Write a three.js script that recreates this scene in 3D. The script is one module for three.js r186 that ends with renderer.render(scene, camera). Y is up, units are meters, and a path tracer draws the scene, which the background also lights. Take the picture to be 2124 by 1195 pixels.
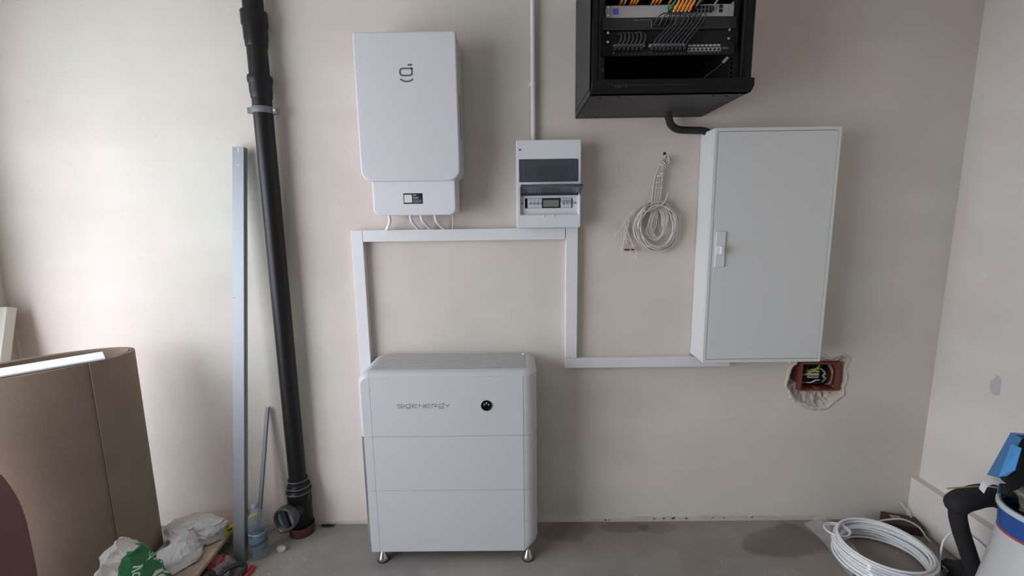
import * as THREE from 'three';
import { RoundedBoxGeometry } from 'three/addons/geometries/RoundedBoxGeometry.js';
import { mergeGeometries, mergeVertices, toCreasedNormals } from 'three/addons/utils/BufferGeometryUtils.js';
import { RectAreaLightUniformsLib } from 'three/addons/lights/RectAreaLightUniformsLib.js';
import { FontLoader } from 'three/addons/loaders/FontLoader.js';
import { TextGeometry } from 'three/addons/geometries/TextGeometry.js';

// ---------- camera, sky, daylight, exposure ----------
const scene = new THREE.Scene();
const renderer = new THREE.WebGLRenderer({ antialias: true });
renderer.toneMapping = THREE.LinearToneMapping;
renderer.toneMappingExposure = 1.06;
renderer.shadowMap.enabled = true;
const camera = new THREE.PerspectiveCamera(63.9, 2124 / 1195, 0.05, 60);
camera.rotation.order = 'YXZ';
camera.position.set(0, 1.635, 2.25);
const deg = Math.PI / 180;
camera.rotation.set(-9.18 * deg, 0.375 * deg, -0.76 * deg);
scene.background = new THREE.Color(0.87, 0.90, 1.0);        // bright overcast sky, seen through the window only
scene.backgroundIntensity = 3.0;
RectAreaLightUniformsLib.init();
// daylight entering through window 1 in the left wall (the opening is built below)
const WIN = { z0: 0.36, z1: 3.6, y0: 0.1, y1: 2.45, x: -2.53 };
const daylight = new THREE.RectAreaLight(new THREE.Color(0.825, 0.885, 1.0), 4.3, WIN.z1 - WIN.z0 - 0.1, WIN.y1 - WIN.y0 - 0.1);
daylight.name = 'window_daylight';
daylight.position.set(WIN.x - 0.03, (WIN.y0 + WIN.y1) / 2, (WIN.z0 + WIN.z1) / 2);
daylight.lookAt(10, daylight.position.y, daylight.position.z);
scene.add(daylight);

// ---------- helpers ----------
let seed = 7;
const rnd = () => { seed = (seed * 1664525 + 1013904223) >>> 0; return seed / 4294967296; };
const names = new Map();
function numbered(n) { const k = names.get(n) ?? 0; names.set(n, k + 1); return k ? n + '_' + String(k).padStart(3, '0') : n; }
const V = (x, y, z) => new THREE.Vector3(x, y, z);
function mat(name, color, roughness = 0.6, extra = {}) {
  const c = Array.isArray(color) ? new THREE.Color().setRGB(...color) : new THREE.Color(color);
  const m = new THREE.MeshPhysicalMaterial({ color: c, roughness, ...extra });
  m.name = name; return m;
}
function clean(g) {
  let h = g.index ? g.toNonIndexed() : g;
  for (const k of Object.keys(h.attributes)) if (!['position', 'normal', 'uv'].includes(k)) h.deleteAttribute(k);
  if (!h.attributes.normal) h.computeVertexNormals();
  if (!h.attributes.uv) h.setAttribute('uv', new THREE.BufferAttribute(new Float32Array(h.attributes.position.count * 2), 2));
  h.morphAttributes = {};
  return h;
}
function obj(name, geos, material, parent = scene, label) {
  const list = [].concat(geos);
  const g = list.length > 1 ? mergeGeometries(list.map(clean)) : list[0];
  const m = new THREE.Mesh(g, material);
  m.name = parent === scene ? numbered(name) : name;
  m.castShadow = m.receiveShadow = true;
  if (label && parent !== scene) m.userData.label = label;
  parent.add(m); return m;
}
function tag(o, label, category, group, kind) {
  o.userData.label = label; o.userData.category = category;
  if (group) o.userData.group = group;
  if (kind) o.userData.kind = kind;
  return o;
}
function thing(name, label, category, pos = [0, 0, 0], group) {
  const o = new THREE.Group(); o.name = numbered(name); o.position.set(...pos); scene.add(o);
  return tag(o, label, category, group);
}
function struct(o) { o.userData.kind = 'structure'; return o; }
// box by its limits
function bb(x0, x1, y0, y1, z0, z1, r = 0.0015) {
  const w = x1 - x0, h = y1 - y0, d = z1 - z0, rr = Math.min(r, w / 2.2, h / 2.2, d / 2.2);
  const g = r > 0 ? new RoundedBoxGeometry(w, h, d, 2, rr) : new THREE.BoxGeometry(w, h, d);
  return g.translate((x0 + x1) / 2, (y0 + y1) / 2, (z0 + z1) / 2);
}
function tube(pts, r, seg = 40, rad = 8, closed = false, tension = 0.5) {
  const c = new THREE.CatmullRomCurve3(pts.map((p) => Array.isArray(p) ? V(...p) : p), closed, 'catmullrom', tension);
  const g = new THREE.TubeGeometry(c, seg, r, rad, closed);
  if (closed) return g;
  const caps = [];
  for (const [t, s] of [[0, -1], [1, 1]]) {
    const p = c.getPointAt(t), d = c.getTangentAt(t).multiplyScalar(s);
    const k = new THREE.SphereGeometry(r, rad, 4, 0, Math.PI * 2, 0, Math.PI / 2);
    k.applyQuaternion(new THREE.Quaternion().setFromUnitVectors(V(0, 1, 0), d)); k.translate(p.x, p.y, p.z); caps.push(k);
  }
  return mergeGeometries([clean(g), ...caps.map(clean)]);
}
// flat printed stroke along a polyline in the xy plane (rounded ends), lying at z
function stroke(pts, w, z, closed = false) {
  const out = [], q = closed ? [...pts, pts[0]] : pts;
  for (let i = 0; i < q.length - 1; i++) {
    const [ax, ay] = q[i], [bx, by] = q[i + 1], L = Math.hypot(bx - ax, by - ay), a = Math.atan2(by - ay, bx - ax);
    out.push(new THREE.BoxGeometry(L, w, 0.0008).rotateZ(a).translate((ax + bx) / 2, (ay + by) / 2, z + (i % 3) * 0.00012));
  }
  q.forEach(([x, y], i) => out.push(new THREE.CylinderGeometry(w / 2, w / 2, 0.0008, 10).rotateX(Math.PI / 2).translate(x, y, z + 0.0004 + (i % 2) * 0.00008)));
  return mergeGeometries(out.map(clean));
}
function rrect(x0, x1, y0, y1, r, Ctor = THREE.Shape) { // r: [bl, br, tr, tl]
  const [a, b, c, d] = [].concat(r).length === 4 ? r : [r, r, r, r], s = new Ctor();
  s.moveTo(x0 + a, y0); s.lineTo(x1 - b, y0); if (b) s.absarc(x1 - b, y0 + b, b, -Math.PI / 2, 0);
  s.lineTo(x1, y1 - c); if (c) s.absarc(x1 - c, y1 - c, c, 0, Math.PI / 2);
  s.lineTo(x0 + d, y1); if (d) s.absarc(x0 + d, y1 - d, d, Math.PI / 2, Math.PI);
  s.lineTo(x0, y0 + a); if (a) s.absarc(x0 + a, y0 + a, a, Math.PI, Math.PI * 1.5);
  return s;
}
function ext(shape, z0, z1, bevel = 0, seg = 3, curve = 10) {
  const g = new THREE.ExtrudeGeometry(shape, { depth: z1 - z0 - 2 * bevel, bevelEnabled: bevel > 0, bevelSize: bevel, bevelOffset: -bevel, bevelThickness: bevel, bevelSegments: seg, curveSegments: curve });
  return g.translate(0, 0, z0 + bevel);
}
function lathe(profile, seg = 40) { return new THREE.LatheGeometry(profile.map(([r, y]) => new THREE.Vector2(r, y)), seg); }
// value noise, 2-D (periodic) and 3-D
function hash(x, y, z) { let h = Math.imul(x, 374761393) + Math.imul(y, 668265263) + Math.imul(z, 1274126177); h = Math.imul(h ^ (h >>> 13), 1274126177); return ((h ^ (h >>> 16)) >>> 0) / 4294967296; }
const sm = (t) => t * t * (3 - 2 * t);
function n2(x, y, px, py, s) {
  const X = Math.floor(x), Y = Math.floor(y), fx = sm(x - X), fy = sm(y - Y), m = (a, n) => ((a % n) + n) % n;
  const a = hash(m(X, px), m(Y, py), s), b = hash(m(X + 1, px), m(Y, py), s), c = hash(m(X, px), m(Y + 1, py), s), d = hash(m(X + 1, px), m(Y + 1, py), s);
  return a + (b - a) * fx + (c - a) * fy + (a - b - c + d) * fx * fy;
}
function fbm2(x, y, px, py, oct, s) { let v = 0, a = 0.5; for (let i = 0; i < oct; i++) { v += a * n2(x, y, px, py, s + i); x *= 2; y *= 2; px *= 2; py *= 2; a *= 0.5; } return v / (1 - Math.pow(0.5, oct)); }
function n3(x, y, z, s = 0) {
  const X = Math.floor(x), Y = Math.floor(y), Z = Math.floor(z), fx = sm(x - X), fy = sm(y - Y), fz = sm(z - Z);
  const h = (i, j, k) => hash(X + i, Y + j, (Z + k) * 57 + s), l = (a, b, t) => a + (b - a) * t;
  return l(l(l(h(0, 0, 0), h(1, 0, 0), fx), l(h(0, 1, 0), h(1, 1, 0), fx), fy), l(l(h(0, 0, 1), h(1, 0, 1), fx), l(h(0, 1, 1), h(1, 1, 1), fx), fy), fz);
}
function ridge(x, y, z, s) { return 1 - Math.abs(2 * n3(x, y, z, s) - 1); }
// a computed tiling colour + bump texture pair
function surfaceMaps(W, H, size, f, gray) {
  const col = new Uint8Array(W * H * 4), bmp = new Uint8Array(W * H * 4);
  for (let j = 0; j < H; j++) for (let i = 0; i < W; i++) {
    const [r, g, b, h] = f(i / W, j / H), k = (j * W + i) * 4;
    col[k] = r; col[k + 1] = g; col[k + 2] = b; col[k + 3] = 255; bmp[k] = bmp[k + 1] = bmp[k + 2] = h; bmp[k + 3] = 255;
  }
  const T = (d, srgb) => { const t = new THREE.DataTexture(d, W, H, THREE.RGBAFormat); t.wrapS = t.wrapT = THREE.RepeatWrapping; t.magFilter = THREE.LinearFilter; t.minFilter = THREE.LinearMipmapLinearFilter; t.generateMipmaps = true; if (srgb) t.colorSpace = THREE.SRGBColorSpace; t.repeat.set(1 / size[0], 1 / size[1]); t.needsUpdate = true; return t; };
  return [T(col, true), T(bmp, false)];
}
const cl = (v) => Math.max(0, Math.min(255, v));
// closed lofted body: rows [y, xl, xr, depth, zc] joined smoothly, with crumple noise
function loft(rows, { seg = 48, sub = 6, crease = 0, freq = 12, s = 0, pow = 1 } = {}) {
  const R = [], L = rows.length;
  const at = (k, c) => rows[Math.max(0, Math.min(L - 1, k))][c] ?? 0;
  for (let k = 0; k < L - 1; k++) for (let t = 0; t < sub; t++) {
    const u = t / sub, o = [];
    for (let c = 0; c < 5; c++) { const a = at(k - 1, c), b = at(k, c), d = at(k + 1, c), e = at(k + 2, c); o.push(0.5 * (2 * b + (d - a) * u + (2 * a - 5 * b + 4 * d - e) * u * u + (3 * b - a - 3 * d + e) * u * u * u)); }
    R.push(o);
  }
  R.push([0, 1, 2, 3, 4].map((c) => at(L - 1, c)));
  const pos = [], uv = [], idx = [];
  let x0 = 1e9, x1 = -1e9; for (const r of R) { x0 = Math.min(x0, r[1]); x1 = Math.max(x1, r[2]); }
  const y0 = R[0][0], y1 = R[R.length - 1][0];
  for (const [y, xl, xr, d, zc] of R) for (let i = 0; i <= seg; i++) {
    const a = i / seg * Math.PI * 2, ca = Math.cos(a), sa = Math.sin(a);
    let x = (xl + xr) / 2 - Math.sign(ca) * Math.pow(Math.abs(ca), pow) * (xr - xl) / 2, z = zc + Math.sign(sa) * Math.pow(Math.abs(sa), pow) * d / 2, yy = y;
    if (crease) {
      const q = (f, k) => ridge(x * f + 3.1, yy * f, z * f + (k === 1 ? x * f * 0.4 : 0), s + k);
      const e = (Math.pow(q(freq, 0), 3) + 0.5 * Math.pow(q(freq * 2.3, 1), 3) + 0.2 * q(freq * 5, 2) - 0.55) * crease;
      x -= ca * e * 0.8; z += sa * e; yy += e * 0.3;
    }
    pos.push(x, yy, z); uv.push((x - x0) / (x1 - x0), (yy - y0) / (y1 - y0));
  }
  const n = seg + 1;
  for (let j = 0; j < R.length - 1; j++) for (let i = 0; i < seg; i++) { const a = j * n + i, b = a + 1, c = a + n, d = c + 1; idx.push(a, b, c, b, d, c); }
  for (const [row, flip] of [[0, 1], [R.length - 1, 0]]) { // caps
    const c = pos.length / 3, r = R[row]; let cy = 0; for (let i = 0; i < seg; i++) cy += pos[(row * n + i) * 3 + 1] / seg;
    pos.push((r[1] + r[2]) / 2, cy, r[4]); uv.push(0.5, row ? 1 : 0);
    for (let i = 0; i < seg; i++) { const a = row * n + i, b = a + 1; flip ? idx.push(a, c, b) : idx.push(a, b, c); }
  }
  const g = new THREE.BufferGeometry();
  g.setAttribute('position', new THREE.Float32BufferAttribute(pos, 3)); g.setAttribute('uv', new THREE.Float32BufferAttribute(uv, 2));
  g.setIndex(idx); g.computeVertexNormals();
  return g;
}
function facets(g, jitter, angle) { // thin plastic: planar facets meeting in sharp creases
  const p = g.attributes.position; for (let i = 0; i < p.count; i++) { const f = (k) => (n3(p.getX(i) * 90, p.getY(i) * 90, p.getZ(i) * 90, k) - 0.5) * jitter; p.setXYZ(i, p.getX(i) + f(1), p.getY(i) + f(2) * 0.5, p.getZ(i) + f(3)); }
  return toCreasedNormals(g, angle);
}
function crumple(g, amp, freq, s) {
  const p = g.attributes.position;
  for (let i = 0; i < p.count; i++) {
    const x = p.getX(i), y = p.getY(i), z = p.getZ(i), L = Math.hypot(x, y, z) || 1;
    const e = (Math.pow(ridge(x * freq, y * freq, z * freq, s), 3) + 0.5 * Math.pow(ridge(x * freq * 2.2, y * freq * 2.2, z * freq * 2.2, s + 5), 2) - 0.5) * amp;
    p.setXYZ(i, x + x / L * e, y + y / L * e, z + z / L * e);
  }
  g.computeVertexNormals(); return g;
}
function grid(nu, nv, f) { // open surface from f(u, v) -> [x, y, z]
  const pos = [], uv = [], idx = [];
  for (let j = 0; j <= nv; j++) for (let i = 0; i <= nu; i++) { pos.push(...f(i / nu, j / nv)); uv.push(i / nu, j / nv); }
  for (let j = 0; j < nv; j++) for (let i = 0; i < nu; i++) { const a = j * (nu + 1) + i, b = a + 1, c = a + nu + 1, d = c + 1; idx.push(a, b, c, b, d, c); }
  const g = new THREE.BufferGeometry();
  g.setAttribute('position', new THREE.Float32BufferAttribute(pos, 3)); g.setAttribute('uv', new THREE.Float32BufferAttribute(uv, 2)); g.setIndex(idx); g.computeVertexNormals(); return g;
}
const ORD = ['first', 'second', 'third', 'fourth', 'fifth', 'sixth', 'seventh', 'eighth', 'ninth', 'tenth'];

// ---------- materials ----------
const DS = { side: THREE.DoubleSide };
const [plasterMap, plasterBump] = surfaceMaps(2048, 1536, [4.8, 3.6], (u, v) => {
  const big = fbm2(u * 5, v * 4, 5, 4, 4, 3) - 0.5, mid = fbm2(u * 20, v * 13, 20, 13, 3, 21) - 0.5, sweep = fbm2(u * 9 + v * 2, v * 26, 9, 26, 3, 37) - 0.5, fine = hash(Math.floor(u * 2048), Math.floor(v * 1536), 5) - 0.5;
  const pink = fbm2(u * 7, v * 6, 7, 6, 3, 55) - 0.5;
  const k = big * 26 + mid * 9 + sweep * 8 + fine * 4;
  let f = 0;
  const sp = n2(u * 260, v * 200, 260, 200, 71); if (sp > 0.975) f = -10;
  return [cl(212 + k + pink * 13 + f), cl(203 + k - pink * 6 + f), cl(192 + k - pink * 1 + f), cl(128 + mid * 90 + sweep * 60 + fine * 20 + f * 3)];
});
const M = {};
M.plaster = mat('gypsum plaster', [1, 1, 1], 0.9, { map: plasterMap, bumpMap: plasterBump, bumpScale: 0.0012 });
M.plasterGrey = mat('grey skim plaster', [0.96, 1.01, 1.04], 0.9, { map: plasterMap, bumpMap: plasterBump, bumpScale: 0.001 });
const [floorMap, floorBump] = surfaceMaps(2048, 1024, [4.8, 2.4], (u, v) => {
  const X = u * 4.8, Zm = v * 2.4; // the stains of the photograph lie at their places on the slab (x = X - 2.4)
  const big = fbm2(u * 8, v * 4, 8, 4, 4, 113) - 0.5, mid = fbm2(u * 40, v * 20, 40, 20, 3, 131) - 0.5, fine = hash(Math.floor(u * 2048), Math.floor(v * 1024), 9) - 0.5;
  let k = big * 34 + mid * 18 + fine * 9;
  const blot = (cx, cz, rx, rz, a) => { const d = Math.hypot((X - 2.4 - cx) / rx, (Zm - cz) / rz) + (mid + big) * 0.9; if (d < 1) k -= a * Math.min(1, (1 - d) * 5); };
  blot(1.3, 0.15, 0.22, 0.13, 26); blot(0.55, 0.05, 0.12, 0.04, 18); blot(0.25, 0.08, 0.14, 0.08, 16); blot(0.75, 0.06, 0.1, 0.04, 12);
  const d = n2(u * 640, v * 320, 640, 320, 151) * 0.6 + fbm2(u * 18, v * 9, 18, 9, 2, 161) * 0.4; let w = 0; if (d > 0.83) w = 26;
  const warm = fbm2(u * 6, v * 4, 6, 4, 2, 171) - 0.5;
  return [cl(142 + k + w + warm * 16), cl(134 + k + w), cl(126 + k + w - warm * 10), cl(128 + mid * 80 + fine * 30 + w)];
});
M.concrete = mat('dusty concrete screed', [1, 1, 1], 0.82, { map: floorMap, bumpMap: floorBump, bumpScale: 0.0015 });
M.white = mat('white powder coat', [0.61, 0.605, 0.615], 0.42);
M.whitePlastic = mat('white plastic', [0.67, 0.67, 0.685], 0.38);
M.trunk = mat('white pvc trunking', [0.70, 0.69, 0.685], 0.45);
M.enclosure = mat('light grey painted steel', [0.64, 0.64, 0.62], 0.5);
M.battery = mat('pearl white panel', [0.53, 0.53, 0.53], 0.4);
M.silver = mat('satin silver', [0.62, 0.63, 0.66], 0.28, { metalness: 0.85 });
M.slat = mat('grey lid slat', [0.46, 0.455, 0.445], 0.42, { metalness: 0.2 });
M.zinc = mat('galvanised steel', [0.27, 0.285, 0.295], 0.5, { metalness: 0.7 });
M.steel = mat('brushed stainless steel', [0.58, 0.56, 0.54], 0.25, { metalness: 1 });
M.pipe = mat('black plastic pipe', [0.008, 0.0085, 0.009], 0.4, { specularIntensity: 0.6 });
M.pipeGrey = mat('grey pipe clamp', [0.16, 0.17, 0.18], 0.5);
M.rubber = mat('black rubber', [0.02, 0.02, 0.02], 0.75);
M.black = mat('black powder coat', [0.016, 0.016, 0.0175], 0.5);
M.rackFront = mat('black satin steel', [0.006, 0.006, 0.0065], 0.55, { specularIntensity: 0.5 });
M.rackSide = mat('black textured steel', [0.032, 0.031, 0.031], 0.62);
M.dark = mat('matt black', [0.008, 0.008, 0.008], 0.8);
M.ink = mat('dark grey print', [0.10, 0.105, 0.12], 0.6);
M.darkGreen = mat('dark green grey panel', [0.022, 0.027, 0.023], 0.55);
M.gloss = mat('black gloss', [0.002, 0.002, 0.002], 0.12, { specularIntensity: 0.35 });
M.smoke = mat('smoked polycarbonate', [0.36, 0.42, 0.46], 0.08, { transmission: 0.85, thickness: 0, ...DS });
M.breaker = mat('light grey breaker', [0.55, 0.57, 0.59], 0.5);
M.breakerBlue = mat('blue grey breaker top', [0.30, 0.34, 0.38], 0.5);
M.lcd = mat('grey green lcd', [0.20, 0.21, 0.18], 0.2);
M.terracotta = mat('red brown plastic', [0.17, 0.042, 0.027], 0.65);
M.cable = mat('pale cable sheath', [0.63, 0.58, 0.53], 0.55);
M.cableWhite = mat('white cable sheath', [0.78, 0.79, 0.79], 0.45);
M.cableGrey = mat('dark grey patch cord', [0.045, 0.048, 0.050], 0.5);
M.cableLight = mat('grey patch cord', [0.20, 0.21, 0.22], 0.5);
M.cableBlack = mat('black cable sheath', [0.012, 0.012, 0.013], 0.55);
M.orange = mat('orange patch cord', [0.86, 0.30, 0.035], 0.45);
M.green = mat('green patch cord', [0.02, 0.20, 0.10], 0.45);
M.plug = mat('black plug boot', [0.022, 0.023, 0.025], 0.5);
M.yellowGreen = mat('yellow green wire', [0.42, 0.44, 0.05], 0.5);
M.brokenPlaster = mat('broken plaster', [0.50, 0.44, 0.37], 0.95);
M.led = mat('green led', [0.02, 0.3, 0.15], 0.3, { emissive: new THREE.Color(0.16, 0.9, 0.52), emissiveIntensity: 0.9 });
M.ledWhite = mat('white led', [0.6, 0.6, 0.5], 0.3, { emissive: new THREE.Color(1, 0.85, 0.6), emissiveIntensity: 0.8 });
const [cardMap, cardBump] = surfaceMaps(512, 512, [0.6, 0.6], (u, v) => { const a = fbm2(u * 6, v * 6, 6, 6, 4, 201) - 0.5, f = fbm2(u * 70, v * 60, 70, 60, 2, 211) - 0.5, k = a * 12 + f * 6; return [cl(140 + k), cl(122 + k), cl(106 + k), cl(128 + f * 120)]; });
M.card = mat('brown cardboard', [1, 1, 1], 0.85, { map: cardMap, bumpMap: cardBump, bumpScale: 0.0006, ...DS });
const [woodMap, woodBump] = surfaceMaps(512, 512, [0.5, 0.5], (u, v) => { const g = fbm2(u * 5, v * 40, 5, 40, 4, 231) - 0.5, a = fbm2(u * 4, v * 4, 4, 4, 3, 241) - 0.5, k = g * 30 + a * 14; return [cl(170 + k), cl(152 + k), cl(132 + k), cl(128 + g * 120)]; });
M.wood = mat('pale plywood', [1, 1, 1], 0.75, { map: woodMap, bumpMap: woodBump, bumpScale: 0.0005 });
M.bag = mat('thin white plastic', [0.60, 0.585, 0.57], 0.45, { transmission: 0.15, thickness: 0, ...DS });
M.film = mat('clear plastic film', [0.93, 0.94, 0.94], 0.12, { transmission: 0.82, thickness: 0, ...DS });

// ---------- the room ----------
const X0 = -2.53, X1 = 2.115, ZF = 7.5, YC = 2.85;
// back wall, with the broken hole that holds the junction box
const hole = []; { // irregular outline round the box, in metres on the wall
  const pts = [[1.428, 0.925], [1.418, 0.868], [1.395, 0.838], [1.388, 0.79], [1.380, 0.755], [1.394, 0.728], [1.412, 0.697], [1.436, 0.672], [1.470, 0.655], [1.510, 0.640], [1.555, 0.636], [1.590, 0.645], [1.618, 0.668], [1.640, 0.690], [1.662, 0.712], [1.660, 0.745], [1.672, 0.780], [1.664, 0.822], [1.668, 0.852], [1.676, 0.885], [1.650, 0.905], [1.612, 0.896], [1.575, 0.887], [1.53, 0.915], [1.48, 0.93]];
  const c = new THREE.CatmullRomCurve3(pts.map(([x, y]) => V(x, y, 0)), true);
  for (let i = 0; i < 120; i++) { const p = c.getPointAt(i / 120), a = Math.atan2(p.y - 0.79, p.x - 1.53), e = 0.006 * (n3(Math.cos(a) * 9, Math.sin(a) * 9, 0, 4) - 0.5) + 0.003 * (rnd() - 0.5); hole.push([p.x + Math.cos(a) * e, p.y + Math.sin(a) * e]); }
}
{
  const s = new THREE.Shape([[X0 - 0.2, -0.2], [X1 + 0.2, -0.2], [X1 + 0.2, YC + 0.2], [X0 - 0.2, YC + 0.2]].map((p) => new THREE.Vector2(...p)));
  s.holes.push(new THREE.Path(hole.map((p) => new THREE.Vector2(...p)).reverse()));
  const wall = struct(obj('wall_back', new THREE.ExtrudeGeometry(s, { depth: 0.18, bevelEnabled: false }).translate(0, 0, -0.18), M.plaster));
  // crater of broken plaster between the wall face and the box
  const inner = (a) => { const bx = 1.545, by = 0.795, hx = 0.106, hy = 0.077, ca = Math.cos(a), sa = Math.sin(a), t = Math.min(hx / Math.abs(ca || 1e-6), hy / Math.abs(sa || 1e-6)); return [bx + ca * t, by + sa * t]; };
  const g = grid(120, 8, (u, v) => {
    const h = hole[Math.round(u * 120) % 120], a = Math.atan2(h[1] - 0.795, h[0] - 1.545), [ix, iy] = inner(a), left = h[0] < 1.44 && h[1] > 0.74 ? 1 : 0;
    const x = h[0] + (ix - h[0]) * v, y = h[1] + (iy - h[1]) * v, e = (n3(x * 70, y * 70, 0, 3) - 0.5) * 0.022 + (n3(x * 170, y * 170, 0, 8) - 0.5) * 0.016, k = Math.sin(Math.min(1, v * 1.4) * Math.PI / 2);
    return [x, y, -0.001 - k * (0.022 + left * 0.11) + e * Math.sin(v * Math.PI * 0.92 + 0.1)];
  });
  const cr = obj('broken_plaster', g, M.brokenPlaster.clone(), wall, 'beige broken plaster round the junction box hole'); cr.material.side = THREE.DoubleSide;
  obj('hole_back', bb(1.30, 1.76, 0.58, 1.0, -0.34, -0.33, 0), mat('red brick behind plaster', [0.22, 0.11, 0.075], 0.95), wall);
  // raised rim of torn skim, lower right of the hole and above it
  const lift = grid(240, 6, (u, v) => {
    const h = hole[Math.round(u * 240) / 2 % 120 | 0], k = hole[(Math.round(u * 240) / 2 + 1) % 120 | 0], f = (Math.round(u * 240) % 2) / 2, x0 = h[0] + (k[0] - h[0]) * f, y0 = h[1] + (k[1] - h[1]) * f, L = Math.hypot(x0 - 1.545, y0 - 0.795);
    const w = (y0 < 0.72 ? 0.016 : 0.006) + 0.014 * n3(x0 * 45, y0 * 45, 2, 6), d = w * v, x = x0 + (x0 - 1.545) / L * d, y = y0 + (y0 - 0.795) / L * d;
    return [x, y, Math.sin(Math.PI * (0.15 + 0.85 * v)) * (0.0035 + 0.005 * n3(x * 80, y * 80, 1, 12)) - 0.0005 * v];
  });
  obj('torn_skim_rim', lift, mat('dry skim edge', [0.56, 0.51, 0.44], 0.95, DS), wall);
  // rough lower edge of the plaster above the slab, with near-black blobs painting the shade of voids
  const foot = grid(700, 6, (u, v) => {
    const x = X0 + (X1 - X0) * u, h = 0.006 + 0.008 * n3(x * 7, 0, 0, 61) + 0.010 * n3(x * 42, 0, 0, 62) + (x > 0.6 && x < 1.6 ? 0.010 : 0), y = v * h, p = 0.008 * (1 - v) + 0.003 * n3(x * 90, y * 90, 0, 63) * (1 - v * v);
    return [x, y - 0.004, 0.0006 + p];
  });
  obj('plaster_foot', foot, mat('rough plaster foot', [0.47, 0.425, 0.375], 0.95), wall);
  for (const [x, y, w] of [[0.47, 0.013, 0.012], [0.49, 0.014, 0.008], [0.73, 0.02, 0.012], [0.78, 0.023, 0.013], [0.83, 0.025, 0.018], [0.90, 0.022, 0.014], [1.04, 0.027, 0.009], [1.10, 0.027, 0.010], [1.25, 0.028, 0.012]]) obj('painted_void', new THREE.IcosahedronGeometry(w / 2, 1).scale(1, 0.42, 0.35).rotateZ(rnd() - 0.5).translate(x, y * 0.62, 0.0065), M.dark, wall);
}
struct(obj('floor', (() => { const g = bb(X0 - 0.2, X1 + 0.2, -0.2, 0, -0.2, ZF + 0.2, 0); const p = g.attributes.position, uv = g.attributes.uv; for (let i = 0; i < p.count; i++) uv.setXY(i, p.getX(i) + 2.4, p.getZ(i)); return g; })(), M.concrete));
struct(obj('ceiling', bb(X0 - 0.2, X1 + 0.2, YC, YC + 0.2, -0.2, ZF + 0.2, 0), mat('ceiling plaster', [0.62, 0.60, 0.57], 0.95)));
function metreUV(g, f) { const p = g.attributes.position, uv = g.attributes.uv; for (let i = 0; i < p.count; i++) uv.setXY(i, ...f(p.getX(i), p.getY(i), p.getZ(i))); return g; }
const wr = struct(obj('wall_right', metreUV(bb(X1, X1 + 0.2, 0, YC, 0, ZF, 0), (x, y, z) => [z + 0.7, y]), M.plasterGrey));
struct(obj('wall_front', metreUV(bb(X0 - 0.2, X1 + 0.2, 0, YC, ZF, ZF + 0.2, 0), (x, y) => [x, y]), mat('bare grey blockwork', [0.24, 0.215, 0.19], 0.95)));
struct(obj('baseboard_right', metreUV(bb(2.072, X1, 0, 0.238, 0, ZF, 0.003), (x, y, z) => [z + 1.3, y + x]), M.plasterGrey));
{ // a smear of filler on the right wall, at the frame's edge, and small dry patches
  const smear = (pts, z) => { const s = new THREE.Shape(); pts.forEach(([a, b], i) => i ? s.lineTo(a, b) : s.moveTo(a, b)); return ext(s, 0, 0.0012).rotateY(-Math.PI / 2).translate(X1, 0, 0); };
  const grey = mat('grey filler', [0.44, 0.44, 0.43], 0.9), pale = mat('pale filler', [0.62, 0.60, 0.57], 0.9);
  const blob = (z, y, rz, ry, k) => Array.from({ length: 26 }, (_, i) => { const a = i / 26 * Math.PI * 2, e = 0.75 + 0.5 * n3(Math.cos(a) * 1.5 + k, Math.sin(a) * 1.5, k, 9); return [z + Math.cos(a) * rz * e, y + Math.sin(a) * ry * e]; });
  obj('filler_patch', smear(blob(0.30, 0.86, 0.022, 0.045, 1)), grey, wr);
  obj('filler_patch', smear(blob(0.175, 1.33, 0.02, 0.022, 4)), pale, wr);
  obj('filler_patch', smear(blob(0.22, 1.80, 0.035, 0.02, 7)), pale, wr);
}
// left wall with window 1
{
  const s = new THREE.Shape([[-0.2, 0], [ZF + 0.2, 0], [ZF + 0.2, YC], [-0.2, YC]].map((p) => new THREE.Vector2(...p)));
  s.holes.push(new THREE.Path([[WIN.z0, WIN.y0], [WIN.z0, WIN.y1], [WIN.z1, WIN.y1], [WIN.z1, WIN.y0]].map((p) => new THREE.Vector2(...p))));
  const g = new THREE.ExtrudeGeometry(s, { depth: 0.2, bevelEnabled: false }).rotateY(-Math.PI / 2).translate(X0, 0, 0);
  struct(obj('wall_left', g, M.plaster));
  const w = new THREE.Group(); w.name = 'window_1'; struct(w); scene.add(w);
  const f = mat('white window frame', [0.75, 0.75, 0.75], 0.4), xa = X0 - 0.13, xb = X0 - 0.07, t = 0.05;
  obj('window_frame', [bb(xa, xb, WIN.y0, WIN.y0 + t, WIN.z0, WIN.z1), bb(xa, xb, WIN.y1 - t, WIN.y1, WIN.z0, WIN.z1), bb(xa, xb, WIN.y0, WIN.y1, WIN.z0, WIN.z0 + t), bb(xa, xb, WIN.y0, WIN.y1, WIN.z1 - t, WIN.z1)], f, w);
  obj('mullion', bb(xa, xb, WIN.y0 + t, WIN.y1 - t, 1.87, 1.93), f, w);
  const glass = mat('window glass', [1, 1, 1], 0, { transmission: 1, thickness: 0 });
  obj('pane', bb(X0 - 0.102, X0 - 0.098, WIN.y0 + t, WIN.y1 - t, WIN.z0 + t, 1.87, 0), glass, w);
  obj('pane', bb(X0 - 0.102, X0 - 0.098, WIN.y0 + t, WIN.y1 - t, 1.93, WIN.z1 - t, 0), glass, w);
  const ground = struct(obj('trim_1', bb(-30, X0 - 0.25, -0.6, -0.5, -20, 20, 0), mat('yard outside', [0.28, 0.28, 0.25], 0.95)));
}

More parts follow.
